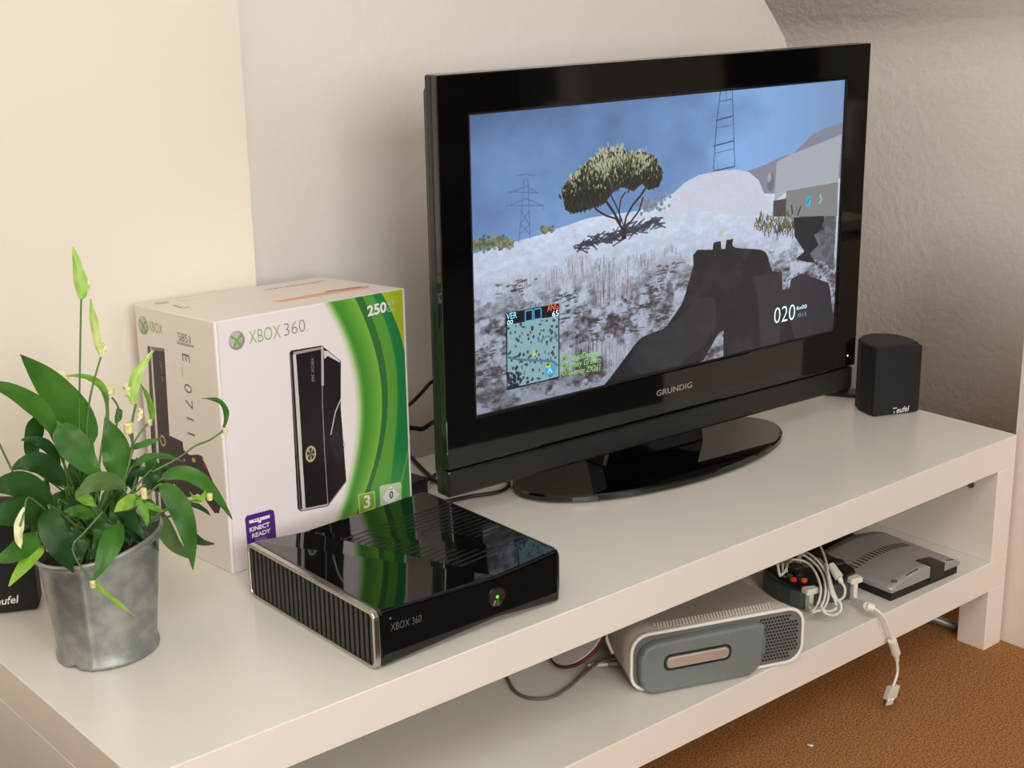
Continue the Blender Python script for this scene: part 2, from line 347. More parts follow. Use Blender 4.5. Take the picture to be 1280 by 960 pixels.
# frame: local x -TW/2..TW/2, front plane y=0, z from zb
def fr(x, z): return (x - TW / 2, zb + z)
SX0, SX1, SZ0, SZ1 = 0.0484, 0.0484 + 0.698, 0.1034, 0.1034 + 0.698 * 9 / 16
SEAM = 0.039
frame = MB()
out = [fr(0, SEAM + .001), fr(TW, SEAM + .001), fr(TW, TH), fr(0, TH)]
inn = [fr(SX0, SZ0), fr(SX1, SZ0), fr(SX1, SZ1), fr(SX0, SZ1)]
frame.ring(out, inn, (0, 0, 0), (1, 0, 0), (0, 0, 1), (0, 1, 0), 0.012)
frame.build('bezel', M_black, tv, bevel=0.0018)
MB().prism([fr(0.002, 0), fr(TW - .002, 0), fr(TW - .002, SEAM - .0015), fr(0.002, SEAM - .0015)], (0, 0.0015, 0), (1, 0, 0), (0, 0, 1), (0, 1, 0), 0.02).build('speaker_strip', M_black2, tv, bevel=0.004, label='satin black lower strip')
MB().box(-TW / 2 + .0008, TW / 2 - .0008, 0.0125, 0.028, zb + 0.001, zb + TH - 0.0005).build('rim', M_black2, tv, bevel=0.003)
MB().box(-TW / 2 + .012, TW / 2 - .012, 0.028, 0.055, zb + 0.012, zb + TH - 0.012).build('back_shell', M_matte, tv, bevel=0.012)
MB().box(-TW / 2 + .12, TW / 2 - .12, 0.055, 0.095, zb + 0.05, zb + TH - 0.08).build('rear_housing', M_matte, tv, bevel=0.015)
# narrow inner lip around the picture
li = MB().ring([fr(SX0, SZ0), fr(SX1, SZ0), fr(SX1, SZ1), fr(SX0, SZ1)], [fr(SX0 + .0015, SZ0 + .0015), fr(SX1 - .0015, SZ0 + .0015), fr(SX1 - .0015, SZ1 - .0015), fr(SX0 + .0015, SZ1 - .0015)], (0, 0.0015, 0), (1, 0, 0), (0, 0, 1), (0, 1, 0), 0.006)
li.build('inner_lip', M_matte, tv)
# base plate and neck
st = MB(); pr = [(0.0, 0.002), (0.245, 0.002), (0.249, 0.004), (0.249, 0.010), (0.246, 0.0125), (0.0, 0.0145)]
s0 = Vector((0.9896, 0.2988, 0)) - Vector((tvc.x, tvc.y, 0)); lx = s0.x * math.cos(YAW) + s0.y * math.sin(YAW); ly = -s0.x * math.sin(YAW) + s0.y * math.cos(YAW)
st.lathe(pr, 96, (lx, ly), 1, 0.1137 / 0.249, cap=False)
stand = st.build('base_plate', M_black, tv, smooth=False, label='glossy black oval base plate')
for p in stand.data.polygons: p.use_smooth = False
MB().lathe([(0.0, -0.001 + .001), (0.236, 0.0), (0.236, 0.003), (0, 0.003)], 64, (lx, ly), 1, 0.1137 / 0.249, cap=False).build('base_foot', M_matte, tv)
MB().prism([(-0.1, 0.012), (0.1, 0.012), (0.085, zb + 0.03), (-0.085, zb + 0.03)], (lx, ly - .005, 0), (1, 0, 0), (0, 0, 1), (0, 1, 0), 0.045).build('neck', M_black, tv, bevel=0.004)
F = ((-TW / 2, 0, zb), (1, 0, 0), (0, 0, 1))
g = [(q[0] / 1000, q[1] / 1000) for q in [(365.8, 70.4), (436, 70.8)]]
text('GRUNDIG', 'logo_lettering', tv, *F, M_silver, g[0], g[1], 0.0085, bold=0.012)
q = [(q[0] / 1000, q[1] / 1000) for q in [(777.9, 58.3)]][0]
MB().tube([(-TW / 2 + q[0], -.0002, zb + q[1]), (-TW / 2 + q[0], .001, zb + q[1])], 0.0014, 10).build('status_light', mat('white led', (255, 250, 245), emit=1.5), tv, label='tiny white status light')

# ---- the picture on the screen (1280 x 720, y up)
cv = Canvas(1280, 720, 1, (120, 160, 215))
n1 = cv.noise(5, 4, 3, 5); n2 = cv.noise(60, 60, 5, 4, .7); n3 = cv.noise(22, 14, 9, 5, .65); ns = cv.noise(250, 60, 11, 3, .8)
gx = cv.X / 1280; gy = cv.Y / 720
# sky: dark smoky upper left, lighter to the middle and the horizon
sk = np.clip(0.58 + 0.8 * gx - 0.35 * gy + 0.9 * (n1 - .5), 0, 1)[..., None]
c0 = np.array((72, 94, 136)) / 255.; c1 = np.array((138, 178, 232)) / 255.
cv.a = (c0 * (1 - sk) + c1 * sk).astype(np.float32)
cv.shade(np.clip((0.85 - gy) * 0.9, 0, .55), (142, 182, 238))
cv.shade(np.clip(gx * 1.6 - 1.15, 0, .5), (112, 130, 160))
# far ridge
cv.poly([(882.7, 498), (921.4, 504.8), (978.7, 514), (1024.4, 526.8), (1080.2, 532.3), (1120.5, 554.7), (1158, 579.8), (1205.7, 591), (1280.2, 602.3), (1277.5, 355.4), (899.2, 356.5)], (136, 138, 156))
# snow field
snow = [(-4.2, 395.4), (54.4, 404.8), (121.1, 409.6), (199, 417.2), (268.7, 428.1), (357.8, 441.1), (448.9, 440.2), (520.9, 439.9), (583.4, 453.1), (638.7, 471.7), (680.6, 496.1), (728.6, 509.8), (794.6, 513.5), (867.8, 510.2), (912.5, 499.2), (952, 471.5), (973.8, 434.5), (1035.4, 427.6), (1281.5, 445.5), (1296.3, -63.8), (1125.1, -103.7), (-10.6, -36.1)]
sl, m = cv.mask(snow)
mk = np.zeros((cv.H, cv.W), np.float32); mk[sl] = m
dist = np.clip((430 - cv.Y) / 430, 0, 1)
base = np.array((206, 217, 241)) / 255.
gcol = base * (1.0 - 0.24 * dist[..., None]) - (0.06 * dist * np.clip(.6 - gx, 0, 1) * 1.6)[..., None]
gcol = gcol * (0.90 + 0.20 * n2[..., None])
cv.a = (cv.a * (1 - mk[..., None]) + gcol * mk[..., None]).astype(np.float32)
# brown grass and soil patches, denser towards the viewer
pt = np.clip((n3 - 0.52 + 0.10 * np.clip(dist * 1.5, 0, 1)) * 9, 0, 1) * np.clip((330 - cv.Y) / 120, 0, 1) * mk * np.clip(n2 * 2.2 - .55, 0, 1)
cv.shade(pt, (62, 54, 54))
streak = np.clip((ns - .52) * 6, 0, 1) * np.clip((360 - cv.Y) / 100, 0, 1) * np.clip(1.4 - gx * 1.6, 0, 1) * mk
cv.shade(streak * .3, (118, 112, 118))
hill = cv.mask([(638.7, 467.5), (680.6, 496.1), (728.6, 509.8), (794.6, 513.5), (867.8, 510.2), (912.5, 499.2), (952.1, 467.1), (1005.1, 391.7), (929.1, 374.5), (751.9, 412.7), (610.8, 416.9)])
sl, m = hill; z = np.zeros((cv.H, cv.W), np.float32); z[sl] = m; cv.shade(z * (0.25 + .5 * (n2 > .52)), (206, 200, 214))
rg = random.Random(4)
def grass(cx, cy, w_, h_, n, cols, al=.6, lean=0):
    for k in range(n):
        x = cx + rg.uniform(-w_, w_); y = cy + rg.uniform(-h_, h_) * .4; hh = h_ * rg.uniform(.5, 1.2)
        cv.line([(x, y), (x + rg.uniform(-3, 3) + lean, y + hh)], 1.6, rg.choice(cols), al)
G = [(206, 206, 222), (156, 150, 158), (104, 98, 104), (196, 192, 206)]
for (cx, cy), w_, h_, n in zip([(433.5, 225.8), (266.2, 291.2), (317.6, 328), (142.5, 297.3), (528.1, 299), (381.7, 298.9), (365.9, 96.3), (445, 51.2), (164.9, 210.8), (624.5, 310.8)], (60, 50, 40, 30, 50, 60, 60, 40, 60, 30), (60, 34, 26, 24, 26, 30, 40, 46, 36, 20), (130, 80, 60, 30, 60, 80, 80, 60, 60, 40)):
    grass(cx, cy, w_, h_, n, G)
for (cx, cy) in [(560.5, 225.5), (610.5, 270.8), (277.3, 203), (419.6, 170.1), (527.4, 184.4), (265.5, 251.2), (194.5, 210.1), (47.2, 151.1), (28.9, 95.2), (118.3, 297), (582.3, 154.7), (499.8, 136.4), (353.5, 139.6)]:
    for k in range(26):
        x = cx + rg.gauss(0, 26); y = cy + rg.gauss(0, 10); cv.line([(x, y), (x + rg.uniform(6, 22), y + rg.uniform(-3, 3))], rg.uniform(2, 5), (60, 56, 60), .6)
# bushes far left and middle
for (cx, cy), n, s_ in zip([(26.7, 418.1), (68.9, 416.4), (106.7, 409.6), (223.9, 425.8), (578, 453.8), (545.2, 445.2)], (70, 80, 40, 30, 60, 40), (14, 14, 9, 10, 22, 14)):
    for k in range(n):
        c = rg.choice([(112, 118, 92), (84, 92, 74), (140, 144, 116)] if cx < 320 else [(140, 150, 170), (120, 128, 150)])
        cv.ell(cx + rg.gauss(0, s_), cy + rg.gauss(0, s_ * .5), 5, 4, c, .8)
# tree shadow, trunk and crown
for k in range(150):
    t_ = rg.random(); (x, y) = [(p[0], p[1]) for p in [(308.1, 371.4), (577.8, 402.2)]][0]; (x2, y2) = [(577.8, 402.2)][0]
    cv.line([(x + (x2 - x) * t_ + rg.uniform(-8, 8), y + (y2 - y) * t_ + rg.gauss(0, 11) * (1.1 - abs(t_ - .5))), (x + (x2 - x) * t_ + rg.uniform(16, 44), y + (y2 - y) * t_ + rg.gauss(3, 10))], 4, (62, 60, 74), .8)
DK = (48, 44, 50)
for pts, wd in (([(466.8, 370.9), (464.4, 399.8), (454, 419.4), (438.4, 443.5), (415.1, 472.4), (392.1, 499)], 7), ([(464.4, 399.8), (443.5, 428.7), (409.6, 440.9), (383.8, 456), (358.3, 478.9)], 5), ([(469.7, 399.1), (478, 428.7), (499.5, 456.6), (526.5, 478), (545.5, 498.3)], 6),
                ([(459.2, 414.7), (454.3, 447.7), (459.8, 475.4), (475.9, 493.8)], 4), ([(475, 398.5), (501.9, 421.7), (520.9, 439.9), (534.6, 473)], 5), ([(472.1, 372.3), (469.7, 401.2)], 15), ([(464.6, 420.1), (443.9, 463.1), (423.2, 495.6)], 4)):
    cv.line(pts, wd, DK)
crown = [(270.3, 516.5), (285.7, 538.3), (326.5, 565.5), (359.8, 581.8), (385.6, 599), (419.3, 607.7), (463.7, 603.5), (489.9, 589), (529.9, 589.2), (570.3, 575.2), (592, 546.5), (600.1, 517.1), (589, 493.6), (550.9, 489.6), (529.4, 508.2), (502.5, 490.9), (465.4, 507), (436.4, 498.1), (409.9, 473), (376.1, 464.9), (345.2, 460.5), (307, 457.1), (284.5, 467.7), (274.9, 492.4)]
cx0 = sum(p[0] for p in crown) / len(crown); cy0 = sum(p[1] for p in crown) / len(crown)
cv.poly(crown, (58, 58, 46))
sl, m = cv.mask(crown); idx = np.argwhere(m); pick = np.random.RandomState(2).randint(0, len(idx), 1500)
for k in pick:
    y = idx[k][0] + sl[0].start; x = idx[k][1] + sl[1].start
    top = (y - cy0) * .016 + (cx0 - x) * .0008 + rg.gauss(0, .36) + .15 * math.sin(x * .05) 
    c = (190, 192, 160) if top > .55 else (140, 142, 104) if top > .22 else (36, 34, 34)
    x += rg.gauss(0, 3); y += rg.gauss(0, 4)
    cv.line([(x, y), (x + rg.uniform(-4, 4), y + rg.uniform(5, 11))], 3.2, c, .85)
# pylons
PY = (96, 112, 148)
for pts in ([(156.1, 559.8), (152.6, 516), (137.9, 407.5)], [(168.1, 558.6), (169.4, 510.2), (172, 410.9)], [(132.3, 568.1), (161.1, 568.9), (190, 562.1)], [(109.8, 528.5), (162.8, 539.9), (201.2, 518.3)], [(109.9, 532.3), (201.3, 520.2)], [(101.9, 498.7), (162.2, 511.1), (212.8, 487.8)], [(102, 500.6), (212.8, 487.8)], [(101.9, 498.7), (101.6, 487.3)], [(212.8, 487.8), (212.6, 476.1)], [(147, 483.8), (170.3, 446.1), (140.8, 426.5)], [(171.1, 481), (143.8, 449.4), (172.2, 422.5)]):
    cv.line(pts, 2.2, PY)
for pts, wd in (([(799.1, 719.6), (788, 643.8), (780.1, 519.2)], 2.6), ([(842.4, 718.5), (848.9, 638.7), (858.9, 517.5)], 2.6), ([(785.2, 646.1), (848.8, 653.3)], 3.5), ([(776.9, 580.2), (852.3, 587.9)], 3.5), ([(780.2, 515), (858.8, 519.6)], 3.5), ([(788.1, 627.1), (843.2, 628.7)], 1.5), ([(782.8, 560.8), (852.5, 566.8)], 1.5), ([(796.3, 695), (842.6, 697.7)], 2), ([(819.2, 718.1), (822.3, 693)], 1.5)):
    cv.line(pts, wd, (70, 84, 118))
# bunker, rock and figure on the right
cv.poly([(1018.4, 516.5), (1080.2, 532.3), (1174.6, 549.7), (1277.9, 569.1), (1271.9, 433), (1060.3, 429.3), (1014.1, 408.2)], (172, 176, 186))
cv.poly([(1060.2, 431.5), (1271.9, 435.2), (1274.7, 337.6), (1058.5, 359)], (134, 136, 134))
cv.poly([(1011, 410.7), (1060.6, 411.6), (1061.6, 360.8), (1011.7, 366.8)], (82, 72, 70))
cv.ell(*[(997.8, 462.3)][0], 13, 24, (112, 116, 122)); cv.ell(*[(991.5, 475.9)][0], 8, 12, (164, 168, 176))
cv.poly([(1115.3, 356.6), (1271.4, 338), (1268.7, 196.6), (1149.9, 235.6), (1165, 278.8)], (104, 110, 116))
for (cx, cy), n in zip([(965.9, 348.3), (996.7, 337.9), (1037.2, 328.5), (1084.3, 322.6), (1068.2, 342.3)], (50, 60, 60, 50, 40)):
    for k in range(n):
        x = cx + rg.gauss(0, 14); y = cy + rg.gauss(0, 12); cv.line([(x, y), (x + rg.uniform(-6, 6), y + 14)], 3, rg.choice([(92, 88, 70), (150, 148, 118), (58, 54, 48)]), .9)
cv.poly([(1093.1, 354.8), (1218.6, 344.3), (1222.9, 305.3), (1180.8, 294.8), (1201.1, 262.8), (1165.9, 242.5), (1192.6, 214), (1160, 218.4), (1108.3, 234.5), (1143.1, 252.3), (1100.6, 300.5)], (38, 36, 42))
cv.line([(1089.8, 364.1), (1082.9, 391.5)], 5, (60, 56, 56)); cv.line([(1108.9, 357.4), (1121.1, 382.6)], 5, (60, 56, 56))
sl, m = cv.mask([(1200.3, 296.9), (1228.4, 343.1), (1271.4, 338), (1269.7, 161.9), (1243.5, 149.6)]); z = np.zeros((cv.H, cv.W), np.float32); z[sl] = m; cv.shade(z * (n2 > .5), (86, 90, 96))
# dark foreground slope right, then weapon and arm
cv.poly([(1056, 154.3), (1087.6, 154.1), (1093.5, 180.3), (1134.8, 190.2), (1250.2, 146.3), (1261, 117), (1288.2, -15.4), (980.3, -9.5), (993.5, 145.7)], (50, 47, 54))
for k in range(60):
    x, y = [(1145, 168.4)][0]; x += rg.gauss(0, 30); y += rg.gauss(0, 8); cv.line([(x, y), (x + 8, y + 6)], 3, (56, 50, 54), .9)
gun0 = [(364.2, -28.3), (417.8, 7.8), (485.7, 67.2), (526.9, 100.3), (568.3, 110.4), (615.8, 117.5), (646.8, 144.5), (678, 178.2), (695.1, 218.4), (715, 273.1), (712.1, 299.1), (729.2, 311.7), (784.3, 304.4), (787.1, 323.3), (813.4, 324.2), (816.5, 302.3), (831.2, 300.3), (834, 323.7), (860.7, 324.5), (866.9, 299.9), (966.9, 280.2), (994.8, 261), (1014.2, 214), (1055.1, 203.8), (1059, 158.3), (1056.5, 124.9), (1089.2, 74.6), (1123.1, -11), (995.9, -7.6), (833.7, -4.2), (833, 73.3), (815.2, 71.8), (759.5, 2.2), (666.7, -9.7), (417.6, -11.1)]
gun = [(v.x, v.y) for v in catmull([(x, y, 0) for x, y in gun0[:9]], 6)] + gun0[9:18] + [(v.x, v.y) for v in catmull([(x, y, 0) for x, y in gun0[18:22]], 5)] + gun0[22:]
cv.poly(gun, (27, 25, 31))
cv.poly([(540.6, 102.2), (615.7, 113.2), (680.9, 145.6), (729.7, 181.1), (796.8, 170.9), (806, 108.4), (768.1, 49), (666.7, 5.5), (526.3, 4.9), (485.5, 44)], (50, 48, 56), .6)
cv.poly([(937.2, 209.4), (1014.3, 209.5), (1055.1, 201.5), (1059.1, 153.8), (1052.8, -21.9), (980.3, -9.5), (962.5, 150.3)], (48, 45, 50), .9)
cv.ell(*[(813.2, 343.5)][0], 10, 9, (196, 190, 168), .8)
sl, m = cv.mask(gun); z = np.zeros((cv.H, cv.W), np.float32); z[sl] = m; cv.shade(z * np.clip((n3 - .5) * 2, 0, .35), (66, 62, 72))
# mini map
mm = [(95.1, 238.7), (260.2, 238.7), (259.9, 46.1), (94.8, 45.2)]
cv.poly(mm, (14, 18, 24))
mi = [(99.1, 209.5), (257.1, 208.2), (256.7, 49.7), (97.4, 48.7)]
cv.poly(mi, (140, 176, 186))
for k in range(110):
    (xa, ya), (xb, yb) = mi[0], mi[2]; x = rg.uniform(min(xa, xb) + 3, max(xa, xb) - 3); y = rg.uniform(yb + 4, ya - 4)
    cv.ell(x, y, rg.uniform(1.5, 4.5), rg.uniform(2, 5), (34, 44, 52), .75)
for k in range(60):
    x, y = [(114.9, 65.5)][0]; cv.ell(min(max(x + rg.gauss(0, 16), mi[3][0] + 3), mi[3][0] + 70), max(y + rg.gauss(0, 16), mi[3][1] + 3), 4, 4, (28, 36, 44), .7)
cv.line([(99.4, 128.2), (138.1, 115.5), (187.3, 104.8), (237.2, 94), (254.7, 78.7)], 6, (84, 122, 134)); cv.line([(193.2, 150.1), (223.4, 161.2), (255.9, 147.7)], 5, (104, 146, 156))
x, y = [(229.2, 71.1)][0]; cv.poly([(x - 16, y - 14), (x + 18, y - 14), (x + 18, y + 14), (x - 16, y + 14)], (60, 170, 220), .8); cv.line([(x - 6, y - 6), (x, y + 6), (x + 7, y - 8)], 3, (220, 240, 250))
x, y = [(180.3, 126.2)][0]; cv.poly([(x - 6, y - 9), (x + 7, y - 8), (x, y + 12)], (196, 222, 60))
x, y = [(224.4, 82.1)][0]; cv.poly([(x - 8, y - 3), (x + 8, y - 3), (x + 8, y + 3), (x - 8, y + 3)], (196, 222, 60))
for c_ in [(165.2, 222.7), (192.3, 222.4)]:
    x, y = c_; cv.line([(x - 11, y - 13), (x + 11, y - 13), (x + 11, y + 13), (x - 11, y + 13), (x - 11, y - 13)], 3, (96, 180, 236))
for c_ in [(1151.1, 392.5)]:
    x, y = c_; cv.poly([(x - 9, y - 13), (x + 9, y - 13), (x + 9, y + 15), (x - 9, y + 15)], (70, 176, 224)); cv.line([(x - 4, y - 6), (x + 3, y + 8)], 2, (20, 60, 90))
for c_ in [(1201.1, 393.6)]:
    x, y = c_; cv.line([(x - 4, y + 14), (x + 4, y), (x - 4, y - 13)], 4, (140, 220, 240))
for c_ in [(275.3, 93.5), (275, 75.1), (274.7, 56.7)]:
    x, y = c_; cv.ell(x, y, 8, 7, (126, 196, 66)); cv.line([(x - 3, y + 3), (x, y - 4), (x + 4, y + 4)], 2, (40, 80, 30))
# keep the picture colours within range
cv.a = np.clip(cv.a, 0, 1)
M_scr = cv.material('game picture', 0.28, emit=0.9, spec=0.5)
sm = bpy.data.meshes.new('screen'); z0 = 0.004
sm.from_pydata([(SX0 - TW / 2 + .0015, z0, zb + SZ0 + .0015), (SX1 - TW / 2 - .0015, z0, zb + SZ0 + .0015), (SX1 - TW / 2 - .0015, z0, zb + SZ1 - .0015), (SX0 - TW / 2 + .0015, z0, zb + SZ1 - .0015),
                (SX0 - TW / 2 + .0015, z0 + .006, zb + SZ0 + .0015), (SX1 - TW / 2 - .0015, z0 + .006, zb + SZ0 + .0015), (SX1 - TW / 2 - .0015, z0 + .006, zb + SZ1 - .0015), (SX0 - TW / 2 + .0015, z0 + .006, zb + SZ1 - .0015)],
               [], [(0, 1, 2, 3), (7, 6, 5, 4), (1, 0, 4, 5), (2, 1, 5, 6), (3, 2, 6, 7), (0, 3, 7, 4)])
uvl = sm.uv_layers.new(name='UVMap')
for i, c in enumerate(((0, 0), (1, 0), (1, 1), (0, 1))): uvl.data[i].uv = c
sm.update(); scr = link('screen', sm, M_scr, tv, label='lit screen showing a tree on a snowy hill')
def glow(name, rgb, e=0.9): return mat(name, rgb, 0.5, emit=e)
E_w = glow('screen white', (196, 226, 240)); E_r = glow('screen red', (214, 84, 70)); E_g = glow('screen green', (112, 176, 70), .8); E_c = glow('screen cyan', (130, 200, 236)); E_d = glow('screen dim', (110, 126, 140))
S = ((SX0 - TW / 2, z0 - 0.0002, zb + SZ0), (0.698 / 1280, 0, 0), (0, 0, 0.698 / 1280))
def stext(body, pts, h, m, **k):
    return text(body, 'screen_text', scr, *S, m, pts[0], pts[1], h, ext=0.0, **k)
stext('VER', [(99.5, 224.2), (131, 224.1)], 15, E_c)
stext('oo', [(101.6, 211), (118.5, 210.3)], 11, E_w)
stext('ANG', [(224.7, 224.3), (258.7, 225.1)], 17, E_r)
stext('65', [(239.5, 208.9), (259.6, 208.8)], 14, E_w)
stext('020', [(1027.7, 62.9), (1111.9, 61.9)], 45, E_w, bold=-0.012)
stext('6x00', [(1117.8, 88.3), (1159.8, 87.5)], 11, E_w)
stext('/015', [(1121.5, 66), (1160.3, 65.6)], 11, E_d)
stext('TangoDodger', [(288, 88.2), (394.7, 84)], 15, E_g, shear=.15)
stext('Jonny Gramm', [(290.3, 69.3), (394.5, 65.3)], 15, E_g, shear=.15)
stext('Gunner ZX261', [(289.9, 49.9), (394.3, 45.6)], 15, E_g, shear=.15)

# ================================================================== CARTON
BX = empty('console_carton', 'large white games console carton with green swoosh', 'carton', (0.3086, 0.3569, H))
fl, fr_, brr, bll = (0.3086, 0.3569), (0.603, 0.380), (0.589, 0.558), (0.295, 0.535)
zt = {'fl': 0.6758, 'fr': 0.6658, 'br': 0.6563, 'bl': 0.6687}
vb = [(*fl, H), (*fr_, H), (*brr, H), (*bll, H), (*fl, zt['fl']), (*fr_, zt['fr']), (*brr, zt['br']), (*bll, zt['bl'])]
vb = [(x - 0.3086, y - 0.3569, z - H) for x, y, z in vb]
cm = bpy.data.meshes.new('carton'); cm.from_pydata(vb, [], [(0, 1, 5, 4), (3, 0, 4, 7), (4, 5, 6, 7), (1, 2, 6, 5), (2, 3, 7, 6), (3, 2, 1, 0)])
ul = cm.uv_layers.new(name='UVMap')
for f in range(6):
    for i, c in enumerate(((0, 0), (1, 0), (1, 1), (0, 1))): ul.data[f * 4 + i].uv = c
# front print, millimetres
c = Canvas(295, 313, 4, (236, 226, 228))
B0 = [(163.6, 313.7), (172.4, 309.3), (186.7, 284), (202.1, 251.7), (209.5, 212.8), (209.7, 167.2), (207.8, 131.6), (201.4, 112.3), (193.8, 71.4), (181.3, 40.6), (167.6, 22.3), (149.7, -2.1)]
B1 = [(209.4, 312.4), (226.1, 284.3), (238.9, 253.1), (245.4, 217.5), (247.2, 171.6), (243.6, 128.1), (242.4, 132.8), (233.4, 93.8), (219.8, 56), (215.4, 49.4), (188, 15.6)]
B2 = [(222.8, 311.6), (240.4, 282.1), (252.3, 243.7), (256.6, 204), (257.2, 157.5), (253.6, 132.6), (243.3, 95.9), (228.1, 58.4), (222.1, 47.6), (197.4, 13.1)]
B3 = [(239.3, 313.6), (257, 281.8), (270.5, 242.9), (275.3, 196.1), (274.1, 142.8), (270, 118.4), (258.3, 55.3)]
B4 = [(254.4, 312.6), (272.5, 281.6), (282.6, 256.9), (289.7, 225.8)]
Y = c.Y
b0 = interp_px(B0, Y); b1 = interp_px(B1, Y); b2 = interp_px(B2, Y); b3 = interp_px(B3, Y); b4 = interp_px(B4, Y)
X = c.X
def soft(e, wd): return np.clip((X - e) / wd, 0, 1)
c.shade(soft(b0 - 9, 12), (150, 190, 110))
c.shade(soft(b0 - 1, 9), (72, 142, 52))
tt = np.clip((X - b0 - 8) / (np.maximum(b1 - b0 - 8, 4)), 0, 1); c.shade((X > b0 + 8) * tt ** 1.3, (128, 180, 70))
c.shade((X > b1).astype(float), (58, 112, 62))
c.shade((X > b2).astype(float), (94, 156, 62))
c.shade((X > b3) * (1 - np.clip((60 - Y) / 60, 0, .8)), (40, 128, 70))
c.shade(np.clip(soft(b4, 1) * (Y > 232), 0, 1), (166, 186, 44))
c.shade(np.clip((X - b2) / 3, 0, 1) * np.clip((90 - Y) / 90, 0, 1) * .7, (60, 146, 62))
c.line([(295.5, 106.5), (286.7, 74.5), (273.2, 38)], 2, (150, 196, 60), .7)
for p_ in ([(265.5, 241), (288.9, 239.3)],): pass
# ball logo
def ball(cc, cx, cy, r):
    c_ = cc
    c_.ell(cx, cy, r, r, (150, 142, 146)); c_.ell(cx - r * .15, cy + r * .15, r * .82, r * .82, (192, 186, 188))
    c_.ell(cx + r * .1, cy - r * .25, r * .5, r * .5, (170, 160, 166), .7)
    for sx in (-1, 1):
        c_.line([(cx + sx * r * .72, cy + r * .55), (cx + sx * r * .2, cy + r * .2), (cx - sx * r * .25, cy - r * .35), (cx - sx * r * .45, cy - r * .75)], r * .26, (110, 176, 70))
(x_, y_), (x2_, _) = [(29.8, 286.2), (41.2, 284.3)]; ball(c, x_, y_, abs(x2_ - x_))
# console picture
BK = (32, 28, 30)
c.poly([(105.1, 258.8), (107.8, 261.4), (155.4, 260.1), (184, 235.6), (180, 174.4), (183.1, 74), (151.2, 47.4), (107.9, 52.5), (103.2, 58)], BK)
c.poly([(110.1, 259), (155.3, 258.5), (155.2, 255.4), (112.3, 255.5)], (168, 160, 160))
c.poly([(109.9, 255.9), (114.8, 256.1), (115.6, 183.4), (115.3, 115.2), (115.6, 54.7), (110.6, 56), (110.1, 111.2), (110, 194.9)], (208, 200, 198))
c.line([(106.3, 257.6), (106.3, 174.9), (107, 101.4), (106.8, 54.9)], 1.2, (120, 112, 112))
c.line([(155.3, 258.5), (151.3, 186.6), (150.6, 128.2), (151.3, 48.5)], 1.3, (150, 144, 146))
c.poly([(154.1, 259.8), (157.8, 257.1), (155.1, 209.1), (151.3, 209.8)], (186, 180, 182))
c.poly([(157.6, 252.9), (164, 251.8), (182.7, 235.8), (182.6, 233.7), (163.6, 245.5), (158.3, 242.3)], (214, 208, 210))
c.line([(181.3, 187), (171.3, 171.9), (161.8, 142.8)], 1.6, (212, 206, 208))
for k in range(9):
    c.line([(q[0] + k * 1.6, q[1] + k * 2.5) for q in [(160.1, 136.8), (171.3, 101.9)]], .5, (74, 70, 72), .8)
c.line([(108, 54.6), (151.3, 49.6)], 2.4, (186, 178, 178)); c.line([(151.3, 48.5), (182.4, 73.1)], 1.8, (130, 116, 118))
for p_, w_ in (([(128.6, 125.3)], 8.3),):
    x, y = p_[0]; c.ell(x, y, w_, w_ * 1.3, (192, 196, 120)); c.ell(x, y, w_ * .78, w_ * 1.05, (150, 146, 140))
    for a_ in range(5): c.poly([(x, y), (x + w_ * .75 * math.cos(a_ * 1.26), y + w_ * math.sin(a_ * 1.26)), (x + w_ * .75 * math.cos(a_ * 1.26 + .6), y + w_ * math.sin(a_ * 1.26 + .6))], (48, 42, 46))
# badges
def rpoly(c_, pts, col): c_.poly(pts, col)
c.poly([(23.3, 65.9), (26.4, 69.2), (62, 68.4), (66.7, 65.6), (67.5, 59.1), (67.9, 26.6), (24, 30.3)], (84, 40, 128))
c.poly([(28.9, 62.3), (60.4, 62.1), (60.2, 58), (47, 57.9), (46.8, 55.4), (42.1, 55.7), (42.2, 57.7), (29.2, 58.1)], (236, 232, 240))
for q_ in [(37.1, 60.6), (40.6, 60.5), (44.8, 60.6)]: c.ell(q_[0], q_[1], .8, 1.1, (40, 20, 60))
for y_ in (671.5, 673.5, 675.5):
    pass
c.line([(36.1, 35.6), (52.7, 34.6)], .8, (190, 170, 210)); c.line([(35.9, 33.3), (53.7, 32)], .8, (190, 170, 210)); c.line([(37, 30.8), (53.6, 29.8)], .8, (190, 170, 210))
c.poly([(201.4, 49.6), (229.6, 46.9), (229.7, 22.2), (202, 21.8)], (206, 216, 120)); c.poly([(203, 47.9), (228.1, 45.7), (228.4, 23.7), (203.4, 23.1)], (128, 170, 52))
c.poly([(238.2, 50.3), (242.4, 51.4), (273.7, 47.5), (276.5, 45.1), (275.3, 21.5), (238.1, 22.2)], (190, 206, 172)); c.poly([(257.8, 46.4), (272.8, 30.1), (257.1, 17.2), (242.2, 33.5)], (232, 230, 226)); c.line([(253.3, 41.9), (261.8, 40.9)], 1, (120, 120, 140))
c.poly([(0, 0), (3.5, 0), (3.5, 313), (0, 313)], (240, 232, 232))
c.poly([(3.5, 0), (4.3, 0), (4.3, 313), (3.5, 313)], (196, 186, 190))
c.poly([(291, 0), (295, 0), (295, 313), (291, 313)], (232, 226, 222))
m_f = c.material('carton front print', 0.3)
